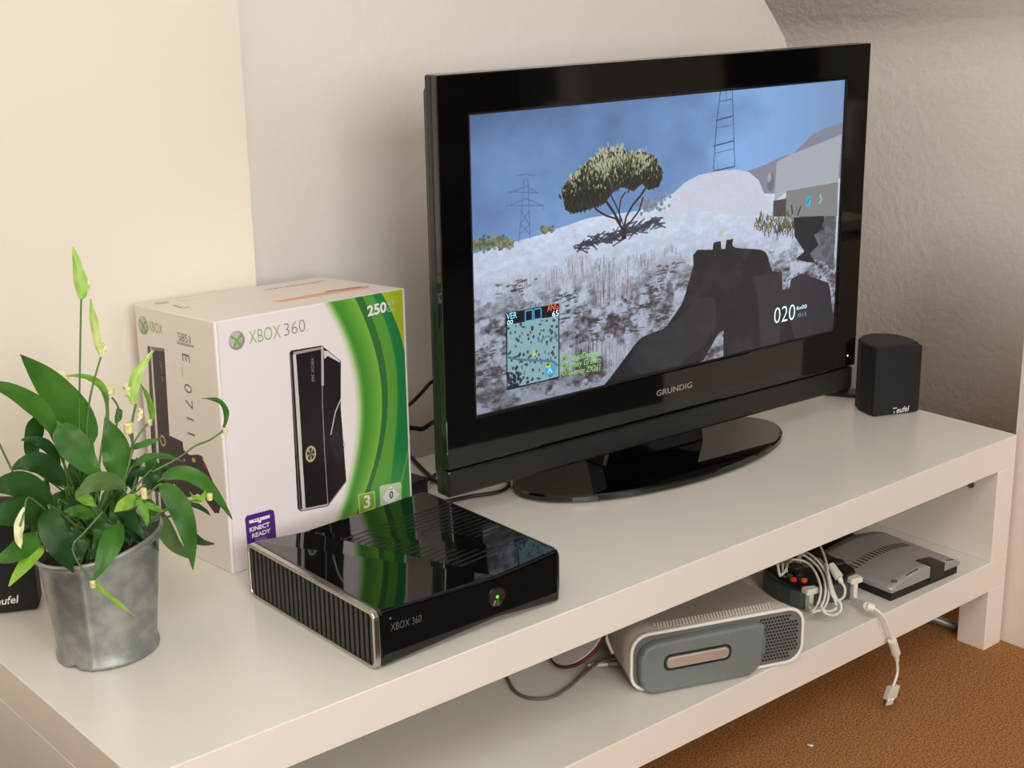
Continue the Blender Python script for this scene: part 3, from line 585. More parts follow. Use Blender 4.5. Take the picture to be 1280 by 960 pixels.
# left side print
d = Canvas(179, 313, 4, (226, 217, 208))
(x_, y_), (x2_, _) = [(18.1, 288.4), (30, 289.7)]; ball(d, x_, y_, abs(x2_ - x_))
d.poly([(25.1, 262.6), (63.5, 264.7), (58, 150.8), (88.1, 148.5), (88.5, 138), (102.1, 134.5), (123.5, 140.2), (134.5, 133.2), (149.2, 113.5), (163, 83.7), (158.7, 73.9), (148.2, 71.2), (128.9, 83.7), (113.7, 87.6), (94.8, 78.5), (75.8, 72.6), (59.5, 87.7), (36.3, 47.5), (9.6, 28.5), (12, 132.8)], (50, 36, 42))
d.poly([(24.1, 262.5), (29.7, 263.2), (23.9, 135.3), (13.8, 17.6), (7.5, 15.8), (16, 133.7)], (70, 66, 66)); d.poly([(30.5, 262.9), (34.1, 262.8), (29.8, 136.5), (20, 19.3), (14.8, 17.9), (23.9, 135.3)], (206, 200, 192))
d.poly([(33.2, 262.7), (63.4, 263.8), (62.9, 260.8), (33.4, 258.9)], (120, 112, 110))
x, y = [(40.8, 140.9)][0]; d.ell(x, y, 6.5, 7.5, (176, 178, 120)); d.ell(x, y, 4.5, 5.5, (60, 56, 50))
for p_, cc in zip([(110.2, 130), (134.1, 128.9), (128.2, 137.1)], ((190, 170, 80), (128, 54, 48), (110, 50, 54))): d.ell(p_[0], p_[1], 4, 3, cc)
d.ell(*[(88.5, 125.2)][0], 2, 2, (150, 140, 140))
for p_ in [(92.7, 277.4)]: pass
d.line([(93.4, 276.6), (131, 276.3)], 3.2, (168, 158, 148))
d.poly([(176, 0), (179, 0), (179, 313), (176, 313)], (240, 232, 228))
m_l = d.material('carton side print', 0.4)
# top print
e = Canvas(295, 179, 3, (228, 219, 212))
e.poly([(127, 62.2), (133.9, 48.3), (236.1, 43.1), (270.7, 42.7), (281.2, 57.9), (256.4, 66.9)], (222, 166, 130))
for k in range(14):
    a_ = [(219.3, 65)][0]; b_ = [(272.2, 57.9)][0]; t_ = k / 14
    e.ell(a_[0] + (b_[0] - a_[0]) * t_, a_[1] + (b_[1] - a_[1]) * t_, 3, 5, (128, 92, 84), .8)
e.line([(175, 144.4), (256, 143.3)], 4, (126, 116, 112)); e.line([(256, 143.3), (274.2, 144.2)], 5, (216, 130, 92))
for k in range(9):
    a_ = [(175, 144.4)][0]; b_ = [(256, 143.3)][0]; t_ = (k + .5) / 9
    e.line([(a_[0] + (b_[0] - a_[0]) * t_, a_[1] + (b_[1] - a_[1]) * t_ - 4), (a_[0] + (b_[0] - a_[0]) * t_, a_[1] + (b_[1] - a_[1]) * t_ + 4)], 1.4, (228, 219, 212))
e.ell(*[(29.8, 162.5)][0], 11, 8, (178, 168, 164)); e.line([(30.8, 137.9), (27, 111.2), (38, 110)], 4, (140, 132, 128)); e.line([(50.9, 158.2), (128.5, 156.7)], 2.5, (206, 198, 180), .8)
m_t = e.material('carton top print', 0.4)
for m_ in (m_f, m_l, m_t, M_card): cm.materials.append(m_)
for i, k in enumerate((0, 1, 2, 3, 3, 3)): cm.polygons[i].material_index = k
cm.update(); link('carton_shell', cm, None, BX, bevel=0.0016, seg=2)
def fframe(a, b_, d_, wmm, hmm, off=0.0004):
    a, b_, d_ = Vector(vb[a]), Vector(vb[b_]), Vector(vb[d_]); U = (b_ - a) / wmm; V = (d_ - a) / hmm; N = U.cross(V).normalized()
    return (a + N * off, U, V)
FF = fframe(0, 1, 4, 295, 313); FL = fframe(3, 0, 7, 179, 313)
INKG = mat('green ink', (140, 178, 96), .5, noise=.02); INKS = mat('grey ink', (150, 144, 146), .5, noise=.02); INKD = mat('dark grey ink', (104, 96, 90), .5, noise=.02); INKW = mat('white ink', (238, 236, 232), .5, noise=.02); INKP = mat('pale green ink', (186, 206, 176), .5, noise=.02)
def bt(body, F_, pts, h, m, nm='lettering', **k): return text(body, nm, BX, *F_, m, pts[0], pts[1], h, ext=0, **k)
bt('XBOX', FF, [(47.1, 277.3), (93.4, 277.1)], 16, INKG, bold=-.012)
bt('360', FF, [(98.9, 277.3), (131.1, 277.6)], 15.5, INKS, bold=-.012)
bt('.', FF, [(132.3, 277.7), (133.6, 277.8)], 1.2, INKS)
bt('250', FF, [(230.6, 278.2), (262.5, 278.8)], 13.5, INKW, bold=.03)
bt('GB', FF, [(264.3, 286.1), (276.2, 286)], 6.2, INKP); bt('Go', FF, [(263.8, 277.5), (275.8, 277.3)], 6.2, INKP)
bt('KINECT', FF, [(28.5, 46.5), (58.8, 45.9)], 5.6, INKW, bold=.03); bt('READY', FF, [(31.5, 38), (59.5, 37.3)], 5.6, INKW, bold=.03)
bt('3', FF, [(209.8, 26.9), (220.8, 26.2)], 17, INKW, bold=.03); bt('0', FF, [(254.3, 28.1), (260.6, 27.8)], 10, mat('black ink', (40, 38, 40), .5, noise=.02), bold=.02)
bt('XBOX 360', FF, [(137.2, 242.8), (136.1, 212.7)], 4.2, INKS, bold=0)
bt('XBOX', FL, [(31, 285.1), (62.4, 284.5)], 13, INKG, bold=-.012)
bt('5851', FL, [(97.8, 283.6), (124.8, 284.2)], 10.5, INKD, bold=-.01)
bt('E_0711', FL, [(104, 269.1), (101.8, 165.8)], 16, INKD, bold=-.012, space=1.45)
bt('XBOX 360', FL, [(52.3, 249.7), (52.2, 222)], 3.5, INKS)

# ================================================================== SLIM CONSOLE
W_, D_, Z_ = 0.2611, 0.2627, 0.0682
sl_ = empty('slim_console', 'black glossy slim games console in front of the white carton', 'games console', (0.2915, 0.027, H), -0.0078)
def xf(y): return 0.168 - 0.34 * y
prof = lambda y: [(0.006, 0.002), (xf(y) * .0 + 0.165, 0.0095), (W_, 0.0015), (W_, Z_ - .0015), (xf(y), Z_ - .0075), (0.006, Z_ - .001)]
mb = MB(); A = [(p[0], 0.0, p[1]) for p in prof(0)] + [(p[0], D_, p[1]) for p in prof(D_)]
mb.add(A, [(0, 1, 2, 3, 4, 5), (11, 10, 9, 8, 7, 6)] + [(i, (i + 1) % 6, 6 + (i + 1) % 6, 6 + i) for i in range(6)])
mb.build('body', M_black, sl_, bevel=0.004, seg=3)
for fx in (0.02, 0.235):
    for fy in (0.03, 0.23): MB().lathe([(0, 0), (0.008, 0), (0.008, 0.0035), (0, 0.0035)], 12, (fx, fy), cap=False).build('foot', M_matte, sl_)
# left side: chrome frame and ribs; plane x=0, (y,z)
o_ = rrect(0.0, D_, 0.0005, Z_, 0.009); i_ = rrect(0.0045, D_ - 0.0045, 0.0045, Z_ - 0.0045, 0.006)
MB().ring(o_, i_, (-0.001, 0, 0), (0, 1, 0), (0, 0, 1), (1, 0, 0), 0.007).build('chrome_frame', M_chrome, sl_, bevel=0.0008, label='chrome frame around the ribbed end')
rb = MB()
for k in range(27):
    y = 0.008 + k * (D_ - 0.016) / 26; rb.box(0.0005, 0.0075, y - 0.0029, y + 0.0029, 0.004, Z_ - 0.004)
rb.build('end_grille', mat('dark grey rib plastic', (34, 33, 33), .35, noise=.1), sl_, kind='stuff')
# right end trim
MB().ring(rrect(0.002, D_ - .002, 0.002, Z_ - .002, 0.009), rrect(0.005, D_ - .005, 0.005, Z_ - 0.005, 0.007), (W_ - .001, 0, 0), (0, 1, 0), (0, 0, 1), (1, 0, 0), 0.002).build('right_trim', M_chrome, sl_)
# vent slats on the top right half, following the two tilted planes
def ztop(x, y):
    f = xf(y); a0, a1 = Z_ - .001, Z_ - .0075
    return a0 + (a1 - a0) * (x - .006) / (f - .006) if x < f else a1 + (Z_ - .0015 - a1) * (x - f) / (W_ - f)
for k in range(17):
    y = 0.050 + k * 0.0098
    x0 = xf(y) + 0.002; x1 = W_ - 0.006
    mb = MB(); za, zb_ = ztop(x0, y), ztop(x1, y); hh = 0.0006; yw = 0.0022
    mb.add([(x0, y - yw, za - .0003), (x1, y - yw, zb_ - .0003), (x1, y + yw, zb_ - .0003), (x0, y + yw, za - .0003), (x0, y - yw * .7, za + hh), (x1, y - yw * .7, zb_ + hh), (x1, y + yw * .7, zb_ + hh), (x0, y + yw * .7, za + hh)],
           [(0, 3, 2, 1), (4, 5, 6, 7), (0, 1, 5, 4), (1, 2, 6, 5), (2, 3, 7, 6), (3, 0, 4, 7)])
    mb.build('vent_slat', M_black2, sl_)
# front: button, lettering, tray panel
(bx_, bz_), = [(q[0] / 1000, q[1] / 1000) for q in [(165.4, 36.3)]]
bt_ = MB().tube([(bx_, 0.0005, bz_), (bx_, -0.0015, bz_)], 0.0115, 32).build('power_button', mat('bronze chrome', (176, 154, 138), .25, 1.0, noise=.3, nscale=80), sl_, label='round chrome power button glowing green')
MB().tube([(bx_, -0.0016, bz_ + .0005), (bx_, -0.0020, bz_ + .0005)], 0.0016, 12).build('power_light', mat('green led', (70, 255, 40), emit=3), bt_)
for a_ in (-125, -110, -95, -80, -65):
    c_, s_ = math.cos(math.radians(a_)), math.sin(math.radians(a_))
    MB().tube([(bx_ + c_ * .004, -.0016, bz_ + s_ * .004), (bx_ + c_ * .0105, -.0016, bz_ + s_ * .0105)], 0.0006, 6).build('ray', M_chrome, bt_)
MB().prism(rrect(0.014, 0.105, 0.028, 0.049, 0.006), (0, -.0004, 0), (1, 0, 0), (0, 0, 1), (0, 1, 0), 0.0006).build('tray_panel', M_black, sl_)
g = [(q[0] / 1000, q[1] / 1000) for q in [(19.4, 41.2), (60.1, 39.3)]]
text('XBOX 360', 'logo_lettering', sl_, (0, -.0005, 0), (1, 0, 0), (0, 0, 1), mat('dull silver ink', (128, 122, 118), .4, .5), g[0], g[1], 0.0085, bold=-.012)
MB().tube([(0.02, -.0002, 0.056), (0.02, .0005, 0.056)], 0.0012, 8).build('sensor_dot', M_silver, sl_)
MB().prism(rrect(0.185, 0.25, 0.014, 0.036, 0.004), (0, -.0003, 0), (1, 0, 0), (0, 0, 1), (0, 1, 0), 0.0006).build('port_door', M_black, sl_)

# ================================================================== SPEAKERS
def speaker(x, y, rz, label, logo):
    s = empty('speaker', label, 'speaker', (x, y, H), rz, None)
    hh = 0.1165; wd = 0.086
    plan = [(0.004, 0.003), (wd - .004, 0.003), (wd - .0005, 0.012), (wd + .001, 0.04), (wd - .006, 0.064), (wd - .022, 0.08), (wd / 2, 0.087), (0.022, 0.08), (0.006, 0.064), (-0.001, 0.04), (0.0005, 0.012)]
    MB().prism(plan, (0, 0, 0.0), (1, 0, 0), (0, 1, 0), (0, 0, 1), hh).build('cabinet_shell', M_matte, s, bevel=0.003, seg=3)
    MB().prism(rrect(0.0008, wd - .0008, 0.002, hh - .002, 0.004), (0, -0.002, 0), (1, 0, 0), (0, 0, 1), (0, 1, 0), 0.008).build('grille', M_cloth, s, bevel=0.002, seg=3, label='black cloth grille')
    text('Teufel', 'logo_lettering', s, (0, -0.0023, 0), (1, 0, 0), (0, 0, 1), M_wprint, logo[0], logo[1], 0.0095, shear=.22, bold=.012)
    return s
lg = [(q[0] / 1000, q[1] / 1000) for q in [(36.8, 3.5), (67.1, 4.9)]]
speaker(1.398, 0.2054, math.atan2(.172 - .2054, 1.4775 - 1.398), 'small black cloth-fronted speaker at the right end of the bench', lg)
lg2 = [(q[0] / 1000, q[1] / 1000) for q in [(31.1, 12.6), (64.5, 13.2)]]
a2 = math.atan2(.4218 - .441, .0881 - .0477)
speaker(.0881 - .086 * math.cos(a2), .4218 - .086 * math.sin(a2), a2, 'small black speaker half hidden behind the zinc plant pot', lg2)
# flat wedge stand behind the right speaker
wd_ = empty('wall_bracket', 'small flat black bracket foot between television and right speaker', 'bracket', (1.452, 0.30, H))
MB().prism([(-.012, 0.035), (0.02, -0.02), (0.045, 0.0), (0.04, 0.05)], (0, 0, 0), (1, 0, 0), (0, 1, 0), (0, 0, 1), 0.006).build('foot_plate', M_black2, wd_, bevel=0.0015)
MB().prism([(0.008, 0), (0.035, 0), (0.03, 0.03), (0.018, 0.03)], (0, 0.018, 0.006), (1, 0, 0), (0, 0, 1), (0, 1, 0), 0.01).build('upright', M_black2, wd_)

# ================================================================== CABLES BEHIND THE TELEVISION
def cable(name, pts, r, m, label, cat='cable', sub=6, parent=None):
    o = MB().tube(catmull(pts, sub), r, 8).build(name, m, parent, smooth=True)
    if parent is None: tag(o, label, cat)
    return o
cable('cable', [(0.7455, 0.6, 0.4147), (0.7615, 0.59, 0.4289), (0.7729, 0.58, 0.444), (0.7859, 0.57, 0.4613), (0.7877, 0.54, 0.4761)], 0.003, M_cable_b, 'black cable rising diagonally on the wall between carton and television')
cable('cable', [(0.7293, 0.6, 0.3913), (0.7671, 0.6, 0.3842), (0.7869, 0.6, 0.3784), (0.7924, 0.58, 0.3923), (0.7762, 0.52, 0.4201)], 0.0038, M_cable_b, 'black cable running level behind the television edge')
cable('cable', [(0.7292, 0.5569, 0.3584), (0.7188, 0.527, 0.3584), (0.7037, 0.4835, 0.3584), (0.6908, 0.44, 0.3584), (0.6907, 0.3954, 0.3584)], 0.003, M_cable_b, 'black cable lying on the bench top between carton and television')
cable('cable', [(0.6446, 0.373, 0.3574), (0.6643, 0.3675, 0.3574), (0.6929, 0.3622, 0.3574), (0.717, 0.3528, 0.3574), (0.7385, 0.3503, 0.3574), (0.7598, 0.3615, 0.3574), (0.7701, 0.379, 0.3574), (0.7656, 0.3969, 0.3574)], 0.0028, M_cable_b, 'black cable curling on the bench under the left television corner')
pa = empty('power_adapter', 'black power adapter block lying behind the slim console', 'power adapter', (0.625, 0.43, H), 0.2)
MB().box(-.03, .03, -.02, .03, 0, 0.026).build('adapter_body', M_black2, pa, bevel=0.003); MB().tube([(.03, .0, .012), (.055, .0, .011), (.07, .01, .004), (.09, .02, .003)], .0028).build('lead', M_cable_b, pa)

# ================================================================== OLDER WHITE CONSOLE ON THE SHELF
ow, od, oh = 0.2552, 0.309, 0.0842
oc = empty('white_console', 'off white games console lying on the lower shelf with grey drive cover', 'games console', (0.7201, 0.0735, ZS), -0.3584)
# concave body: sections along depth
mb = MB(); secs = []; N_ = 9
for k in range(N_):
    t_ = k / (N_ - 1); y = 0.004 + t_ * (od - 0.004); pin = 0.011 * math.sin(math.pi * t_)
    secs.append([(q[0], y, q[1]) for q in rrect(0.0 + pin, ow - pin, 0.003 + pin * .5, oh - .001 - pin, 0.024)])
n_ = len(secs[0]); mb.add([v for s_ in secs for v in s_], [tuple(range(n_)), tuple(range((N_ - 1) * n_, N_ * n_))[::-1]] + [(i * n_ + k, i * n_ + (k + 1) % n_, (i + 1) * n_ + (k + 1) % n_, (i + 1) * n_ + k) for i in range(N_ - 1) for k in range(n_)])
bo = mb.build('body', M_old, oc)
for p in bo.data.polygons: p.use_smooth = abs(p.normal.y) < .9
MB().ring(rrect(-.001, ow + .001, 0.002, oh, 0.025), rrect(0.003, ow - .003, 0.006, oh - .004, 0.022), (0, 0.0, 0), (1, 0, 0), (0, 0, 1), (0, 1, 0), 0.005).build('white_rim', M_rim, oc, bevel=.0008)
gp = MB().prism(rrect(0.0035, ow - .0035, 0.0065, oh - .0045, 0.0215), (0, 0.001, 0), (1, 0, 0), (0, 0, 1), (0, 1, 0), 0.003).build('end_plate', M_grille, oc)
# hexagonal vent holes on the right part of the end plate
hb = MB()
for i in range(13):
    for j in range(13):
        x = 0.190 + i * 0.0048 + (j % 2) * 0.0024; z = 0.013 + j * 0.0050
        if x > ow - .009 or (x > ow - .02 and (z < .02 or z > oh - .02)): continue
        hb.prism([(x + .0019 * math.cos(a_ * math.pi / 3), z + .0019 * math.sin(a_ * math.pi / 3)) for a_ in range(6)], (0, 0.0006, 0), (1, 0, 0), (0, 0, 1), (0, 1, 0), 0.0005)
hb.build('vent_holes', M_hole, oc, kind='stuff')
# drive cover, stands proud of the end
dc = [(q[0], q[1]) for q in rrect(0.010, 0.188, 0.004, oh - .012, 0.02)]
cover = MB().prism([(0.026, 0.003), (0.166, 0.003), (0.181, 0.011), (0.186, 0.022), (0.189, oh - .012), (0.175, oh - .008), (0.03, oh - .010), (0.014, oh - .016), (0.008, oh - .03), (0.008, 0.026), (0.014, 0.010)], (0, -0.014, 0), (1, 0, 0), (0, 0, 1), (0, 1, 0), 0.015).build('drive_cover', M_drive, oc, bevel=.004, seg=3)
MB().prism(rrect(0.188, 0.196, 0.024, 0.052, .003), (0, -0.0015, 0), (1, 0, 0), (0, 0, 1), (0, 1, 0), 0.003).build('latch', M_drive, oc)
MB().ring(rrect(0.040, 0.138, 0.0335, 0.0565, .009), rrect(0.043, 0.135, 0.0365, 0.0535, .007), (0, -0.0146, 0), (1, 0, 0), (0, 0, 1), (0, 1, 0), 0.001).build('button_recess', M_hole, oc)
pb = MB().prism(rrect(0.044, 0.134, 0.0375, 0.0525, .0065), (0, -0.0165, 0), (1, 0, 0), (0, 0, 1), (0, 1, 0), 0.003).build('release_button', M_pill, oc, bevel=.001, label='pinkish silver release button')
text('HDD', 'lettering', oc, (0, -0.0167, 0), (1, 0, 0), (0, 0, 1), INKS, (0.112, 0.042), (0.130, 0.042), 0.006)
# perforated rows on top near the end
hb = MB()
for j in range(4):
    for i in range(38):
        x = 0.044 + i * 0.0046 + (j % 2) * .0023; y = 0.012 + j * 0.0058
        pin = 0.011 * math.sin(math.pi * (y - .004) / od); hb.box(x - .0010, x + .0010, y - .0010, y + .0010, oh - .0014 - pin + .0008, oh - .0006 - pin + .0008)
hb.build('top_perforations', mat('pale perforation', (226, 220, 206), .5, noise=.02), oc, kind='stuff')

# things left of it
di = empty('disc', 'round white disc in a dark red rimmed case leaning on the white console', 'disc', (0.733, 0.186, ZS + 0.033), -0.358)
di.rotation_euler = (0, math.radians(-38), -0.358)
MB().lathe([(0, -.002), (0.045, -.002), (0.047, 0.0), (0.047, 0.004), (0, 0.004)], 48, cap=False).build('case', mat('dark red rim', (96, 28, 34), .4, noise=.2), di)
MB().lathe([(0, 0.0042), (0.044, 0.0042), (0.044, 0.0056), (0, 0.0056)], 48, cap=False).build('disc_face', mat('pearly white disc', (206, 198, 196), .2, noise=.05), di)
mk_ = MB()
for k in range(9): mk_.tube([(-.022 + k * .0050, -.008 + .001 * (k % 2), .0058), (-.019 + k * .0050, -.008 + .007 * ((k * 7) % 3) / 2, .0058)], .0007, 5)
mk_.build('printed_marks', mat('grey disc ink', (92, 96, 112), .5, noise=.02), di)
cable('cable', [(0.6809, 0.319, 0.1559), (0.6465, 0.2517, 0.1559), (0.627, 0.2135, 0.1559), (0.6112, 0.1771, 0.1559), (0.6154, 0.15, 0.1559), (0.6375, 0.1358, 0.1559), (0.6736, 0.1412, 0.1559), (0.7109, 0.1532, 0.1569), (0.7405, 0.1564, 0.1609), (0.7565, 0.1418, 0.1669), (0.7689, 0.1283, 0.1689)], 0.0022, M_cable_g, 'grey cable looping from the white console along the lower shelf')
cable('cable', [(0.7306, 0.1664, 0.1569), (0.7416, 0.1543, 0.1589), (0.7511, 0.1409, 0.1619), (0.7674, 0.1267, 0.1629)], 0.0025, M_cable_w, 'short light grey lead plugged in at the left of the white console')
for k in range(7):
    pass
pg = empty('plug', 'grey plug with ridged strain relief at the left side of the white console', 'plug', (0, 0, 0))
P_ = [Vector(v) for v in [(0.7466, 0.144, 0.1629), (0.7554, 0.1376, 0.1629), (0.7682, 0.1291, 0.1629)]]
pg.location = (P_[1].x, P_[1].y, ZS + .0045); P_ = [v - pg.location for v in P_]
MB().tube([P_[1], P_[2]], .0055, 10).build('plug_body', M_cable_g, pg)
for k in range(5): MB().tube([P_[0].lerp(P_[1], k / 5), P_[0].lerp(P_[1], k / 5 + .12)], .0042, 8).build('ridge', M_cable_g, pg)
tb = empty('cable_bundle', 'bundle of grey leads rising beside the left flank of the white console', 'cable bundle', (0.745, 0.165, ZS))
for k in range(4):
    q = [(0.7544, 0.16, 0.2133), (0.7508, 0.15, 0.1943), (0.7517, 0.14, 0.1776)]; MB().tube(catmull([(a + k * .0045 - .745, b_ + k * .001 - .165, c__ - ZS) for a, b_, c__ in q]), .0022, 6).build('lead', M_cable_g if k % 2 else M_cable_w, tb)

# ================================================================== CONTROLLER WITH WOUND CABLE
gc = empty('game_controller', 'black wired game controller with white triggers on the lower shelf', 'game controller', (1.131, 0.070, ZS), -0.242)
def gout(s_): 
    half = [(0.0, 0.002), (0.03, 0.0), (0.05, 0.004), (0.059, 0.02), (0.061, 0.05), (0.058, 0.088), (0.05, 0.1), (0.04, 0.098), (0.032, 0.075), (0.02, 0.06), (0.0, 0.056)]
    return [(x * s_, .04 + (y - .04) * s_) for x, y in half + [(-x, y) for x, y in reversed(half[1:-1])]]
MB().prism(gout(1), (0, 0, 0.002), (1, 0, 0), (0, 1, 0), (0, 0, 1), .029).build('lower_shell', mat('dark grey green plastic', (66, 74, 70), .45, noise=.1), gc, bevel=.006, seg=3, label='dark grey green lower shell')
MB().prism(gout(.99), (0, 0, 0.031), (1, 0, 0), (0, 1, 0), (0, 0, 1), .011).build('upper_shell', M_black, gc, bevel=.004, seg=3, label='glossy black upper shell')
for x in (-.0405, .0405):
    MB().prism(rrect(x - .0105, x + .0105, 0.030, 0.039, .002), (0, -0.009, 0), (1, 0, 0), (0, 0, 1), (0, 1, 0), .014).build('bumper', M_cable_w, gc, bevel=.001, label='white bumper')
    MB().prism([(x - .0035, 0.001), (x + .0035, 0.001), (x + .004, 0.031), (x - .004, 0.031)], (0, -0.007, 0), (1, 0, 0), (0, 0, 1), (0, 1, 0), .012).build('trigger', M_cable_w, gc, bevel=.001, label='white trigger')
for sx, sy in ((-0.030, 0.046), (0.034, 0.030)):
    MB().lathe([(0, 0.041), (0.006, 0.041), (0.005, 0.047), (0.010, 0.050), (0.010, 0.053), (0.0, 0.052)], 20, (sx, sy), cap=False).build('thumbstick', M_charc, gc, smooth=True)
for (sx, sy), cc in zip(((-0.051, 0.024), (-0.0385, 0.015), (-.048, 0.037), (-.036, 0.031)), ((220, 60, 20), (210, 84, 24), (50, 80, 44), (40, 50, 80))):
    MB().lathe([(0, 0.041), (0.0048, 0.041), (0.0046, 0.0455), (0.0, 0.047)], 14, (sx, sy), cap=False).build('button', mat('button %d' % cc[0], cc, .25, noise=.1, emit=.12 if cc[0] > 200 else 0), gc)
MB().box(.022, .029, .052, .074, .04, .045).box(.0145, .0365, .0595, .0665, .04, .045).build('direction_pad', M_charc, gc, bevel=.001)
wl = empty('controller_cable', 'white controller cable wound in loops with a plug hanging over the shelf edge', 'cable', (1.16, 0.06, ZS))
org = Vector((1.16, 0.06, ZS))
def wc(pts, r, nm='loop', m=M_cable_w, closed=False, sub=6): return MB().tube([q - org for q in catmull(pts, sub, closed)], r, 8, closed=closed).build(nm, m, wl, smooth=True)
wc([(1.1129, 0.13, 0.2122), (1.1216, 0.11, 0.2121), (1.1129, 0.085, 0.2048), (1.0957, 0.062, 0.1922), (1.0766, 0.052, 0.1789), (1.0573, 0.048, 0.1751), (1.0962, 0.09, 0.1597), (1.1309, 0.13, 0.1614), (1.1296, 0.15, 0.1853)], .0019, closed=True)
wc([(1.1314, 0.13, 0.2146), (1.1302, 0.105, 0.2125), (1.1216, 0.08, 0.2026), (1.0978, 0.055, 0.1927), (1.0781, 0.046, 0.1779), (1.054, 0.044, 0.1762), (1.1069, 0.1, 0.1594), (1.1382, 0.14, 0.1821)], .0019, closed=True)
wc([(1.1426, 0.13, 0.2152), (1.133, 0.1, 0.2158), (1.1245, 0.075, 0.2033), (1.099, 0.05, 0.1889), (1.0804, 0.042, 0.1774), (1.0604, 0.042, 0.1774), (1.1159, 0.1, 0.1631), (1.1451, 0.14, 0.1931)], .0019, closed=True)
wc([(1.161, 0.12, 0.204), (1.1306, 0.08, 0.2076), (1.1085, 0.055, 0.197), (1.0993, 0.04, 0.1847), (1.0988, 0.036, 0.1711), (1.0823, 0.036, 0.1713), (1.0723, 0.04, 0.1781), (1.1385, 0.1, 0.1626), (1.1616, 0.13, 0.185)], .0019, closed=True)
wc([(1.1765, 0.13, 0.2199), (1.1409, 0.09, 0.2167), (1.1108, 0.06, 0.2035), (1.098, 0.042, 0.1882), (1.1049, 0.034, 0.1787), (1.1023, 0.03, 0.1683), (1.0832, 0.028, 0.1675), (1.0651, 0.03, 0.1763), (1.0683, 0.04, 0.1831)], .0020)
wc([(1.1397, 0.06, 0.1922), (1.1392, 0.052, 0.1848), (1.1301, 0.046, 0.1769), (1.1144, 0.044, 0.1761), (1.1102, 0.05, 0.188), (1.1347, 0.08, 0.2025)], .0020)
wc([(1.0922, 0.14, 0.2073), (1.0843, 0.13, 0.1987), (1.0881, 0.13, 0.195), (1.0989, 0.13, 0.1996), (1.1146, 0.14, 0.202)], .0022)
wc([(1.1095, 0.145, 0.2032), (1.0936, 0.13, 0.1947), (1.1239, 0.15, 0.187)], .0018); wc([(1.1189, 0.145, 0.2005), (1.103, 0.13, 0.1919), (1.1334, 0.15, 0.1842)], .0018)
def seg(pts, r, nm): 
    q = [Vector(v) - org for v in pts]; return MB().tube(q, r[0], 14, r2=r[1]).build(nm, M_cable_w, wl, smooth=False, bevel=.0008)
seg([(1.1463, 0.085, 0.209), (1.1421, 0.065, 0.1962)], (.0062, .0070), 'inline_connector'); seg([(1.1421, 0.065, 0.1962), (1.1418, 0.06, 0.189)], (.0045, .0035), 'strain_relief')
seg([(1.1505, 0.045, 0.1645), (1.1303, 0.005, 0.175)], (.0040, .0062), 'breakaway_plug'); seg([(1.1303, 0.005, 0.175), (1.1353, -0.004, 0.1722)], (.0072, .0058), 'breakaway_collar')
wc([(1.1347, -0.003, 0.1733), (1.1421, -0.012, 0.164), (1.1547, -0.014, 0.143), (1.1666, -0.014, 0.1187)], .0021, 'hanging_lead')
seg([(1.1688, -0.014, 0.1154), (1.1811, -0.014, 0.0894)], (.0066, .0070), 'ferrite_core'); seg([(1.1811, -0.014, 0.0894), (1.1854, -0.014, 0.0749)], (.0050, .0030), 'strain_relief')
wc([(1.1841, -0.014, 0.078), (1.1864, -0.015, 0.0606), (1.1806, -0.017, 0.0504), (1.1693, -0.02, 0.0425)], .0021, 'hanging_lead')
u0, u1, u2 = [Vector(v) - org for v in [(1.1712, -0.02, 0.0431), (1.1632, -0.02, 0.0251), (1.1591, -0.02, 0.0161)]]
dx = Vector((.76, -.6, .2)).normalized() * .0075; dy = Vector((-.1, 1, 0)).normalized() * .004
def block(a, b_, k, m, nm):
    MB().add([a - dx * k - dy * k, a + dx * k - dy * k, a + dx * k + dy * k, a - dx * k + dy * k, b_ - dx * k - dy * k, b_ + dx * k - dy * k, b_ + dx * k + dy * k, b_ - dx * k + dy * k], [(0, 3, 2, 1), (4, 5, 6, 7), (0, 1, 5, 4), (1, 2, 6, 5), (2, 3, 7, 6), (3, 0, 4, 7)]).build(nm, m, wl, bevel=.0008)
block(u0, u1, .95, mat('grey white plug plastic', (186, 180, 166), .4, noise=.05), 'usb_housing'); block(u1, u2, .72, M_chrome, 'usb_tongue')

# ================================================================== ROUTER
rt = empty('router', 'silver router with black base at the right of the lower shelf', 'router', (1.2054, 0.0165, ZS), -0.04)
rw, rd = 0.166, 0.150
MB().prism([(0.002, 0.002), (rw - .002, 0.002), (rw - .004, rd - .002), (0.006, rd - .002)], (0, 0, 0), (1, 0, 0), (0, 1, 0), (0, 0, 1), .0145).build('base', M_matte, rt, bevel=.002)
nx, ny = 14, 10; vs = []; fs = []
def rtop(u, v): return 0.0155 + 0.0165 * math.sin(math.pi * (0.06 + .88 * u)) ** .8 + .003 * v
for j in range(ny + 1):
    for i in range(nx + 1):
        u, v = i / nx, j / ny; vs.append((u * rw, v * rd, rtop(u, v)))
for j in range(ny):
    for i in range(nx): a_ = j * (nx + 1) + i; fs.append((a_, a_ + 1, a_ + nx + 2, a_ + nx + 1))
k0 = len(vs); per = [i for i in range(nx + 1)] + [j * (nx + 1) + nx for j in range(1, ny + 1)] + [ny * (nx + 1) + i for i in range(nx - 1, -1, -1)] + [j * (nx + 1) for j in range(ny - 1, 0, -1)]
for p_ in per: vs.append((vs[p_][0], vs[p_][1], .0145))
for i in range(len(per)): j = (i + 1) % len(per); fs.append((per[i], k0 + i, k0 + j, per[j]))
fs.append(tuple(range(k0, k0 + len(per))))
ro = MB().add(vs, fs).build('cover', M_router, rt)
for p in ro.data.polygons: p.use_smooth = p.normal.z > .5
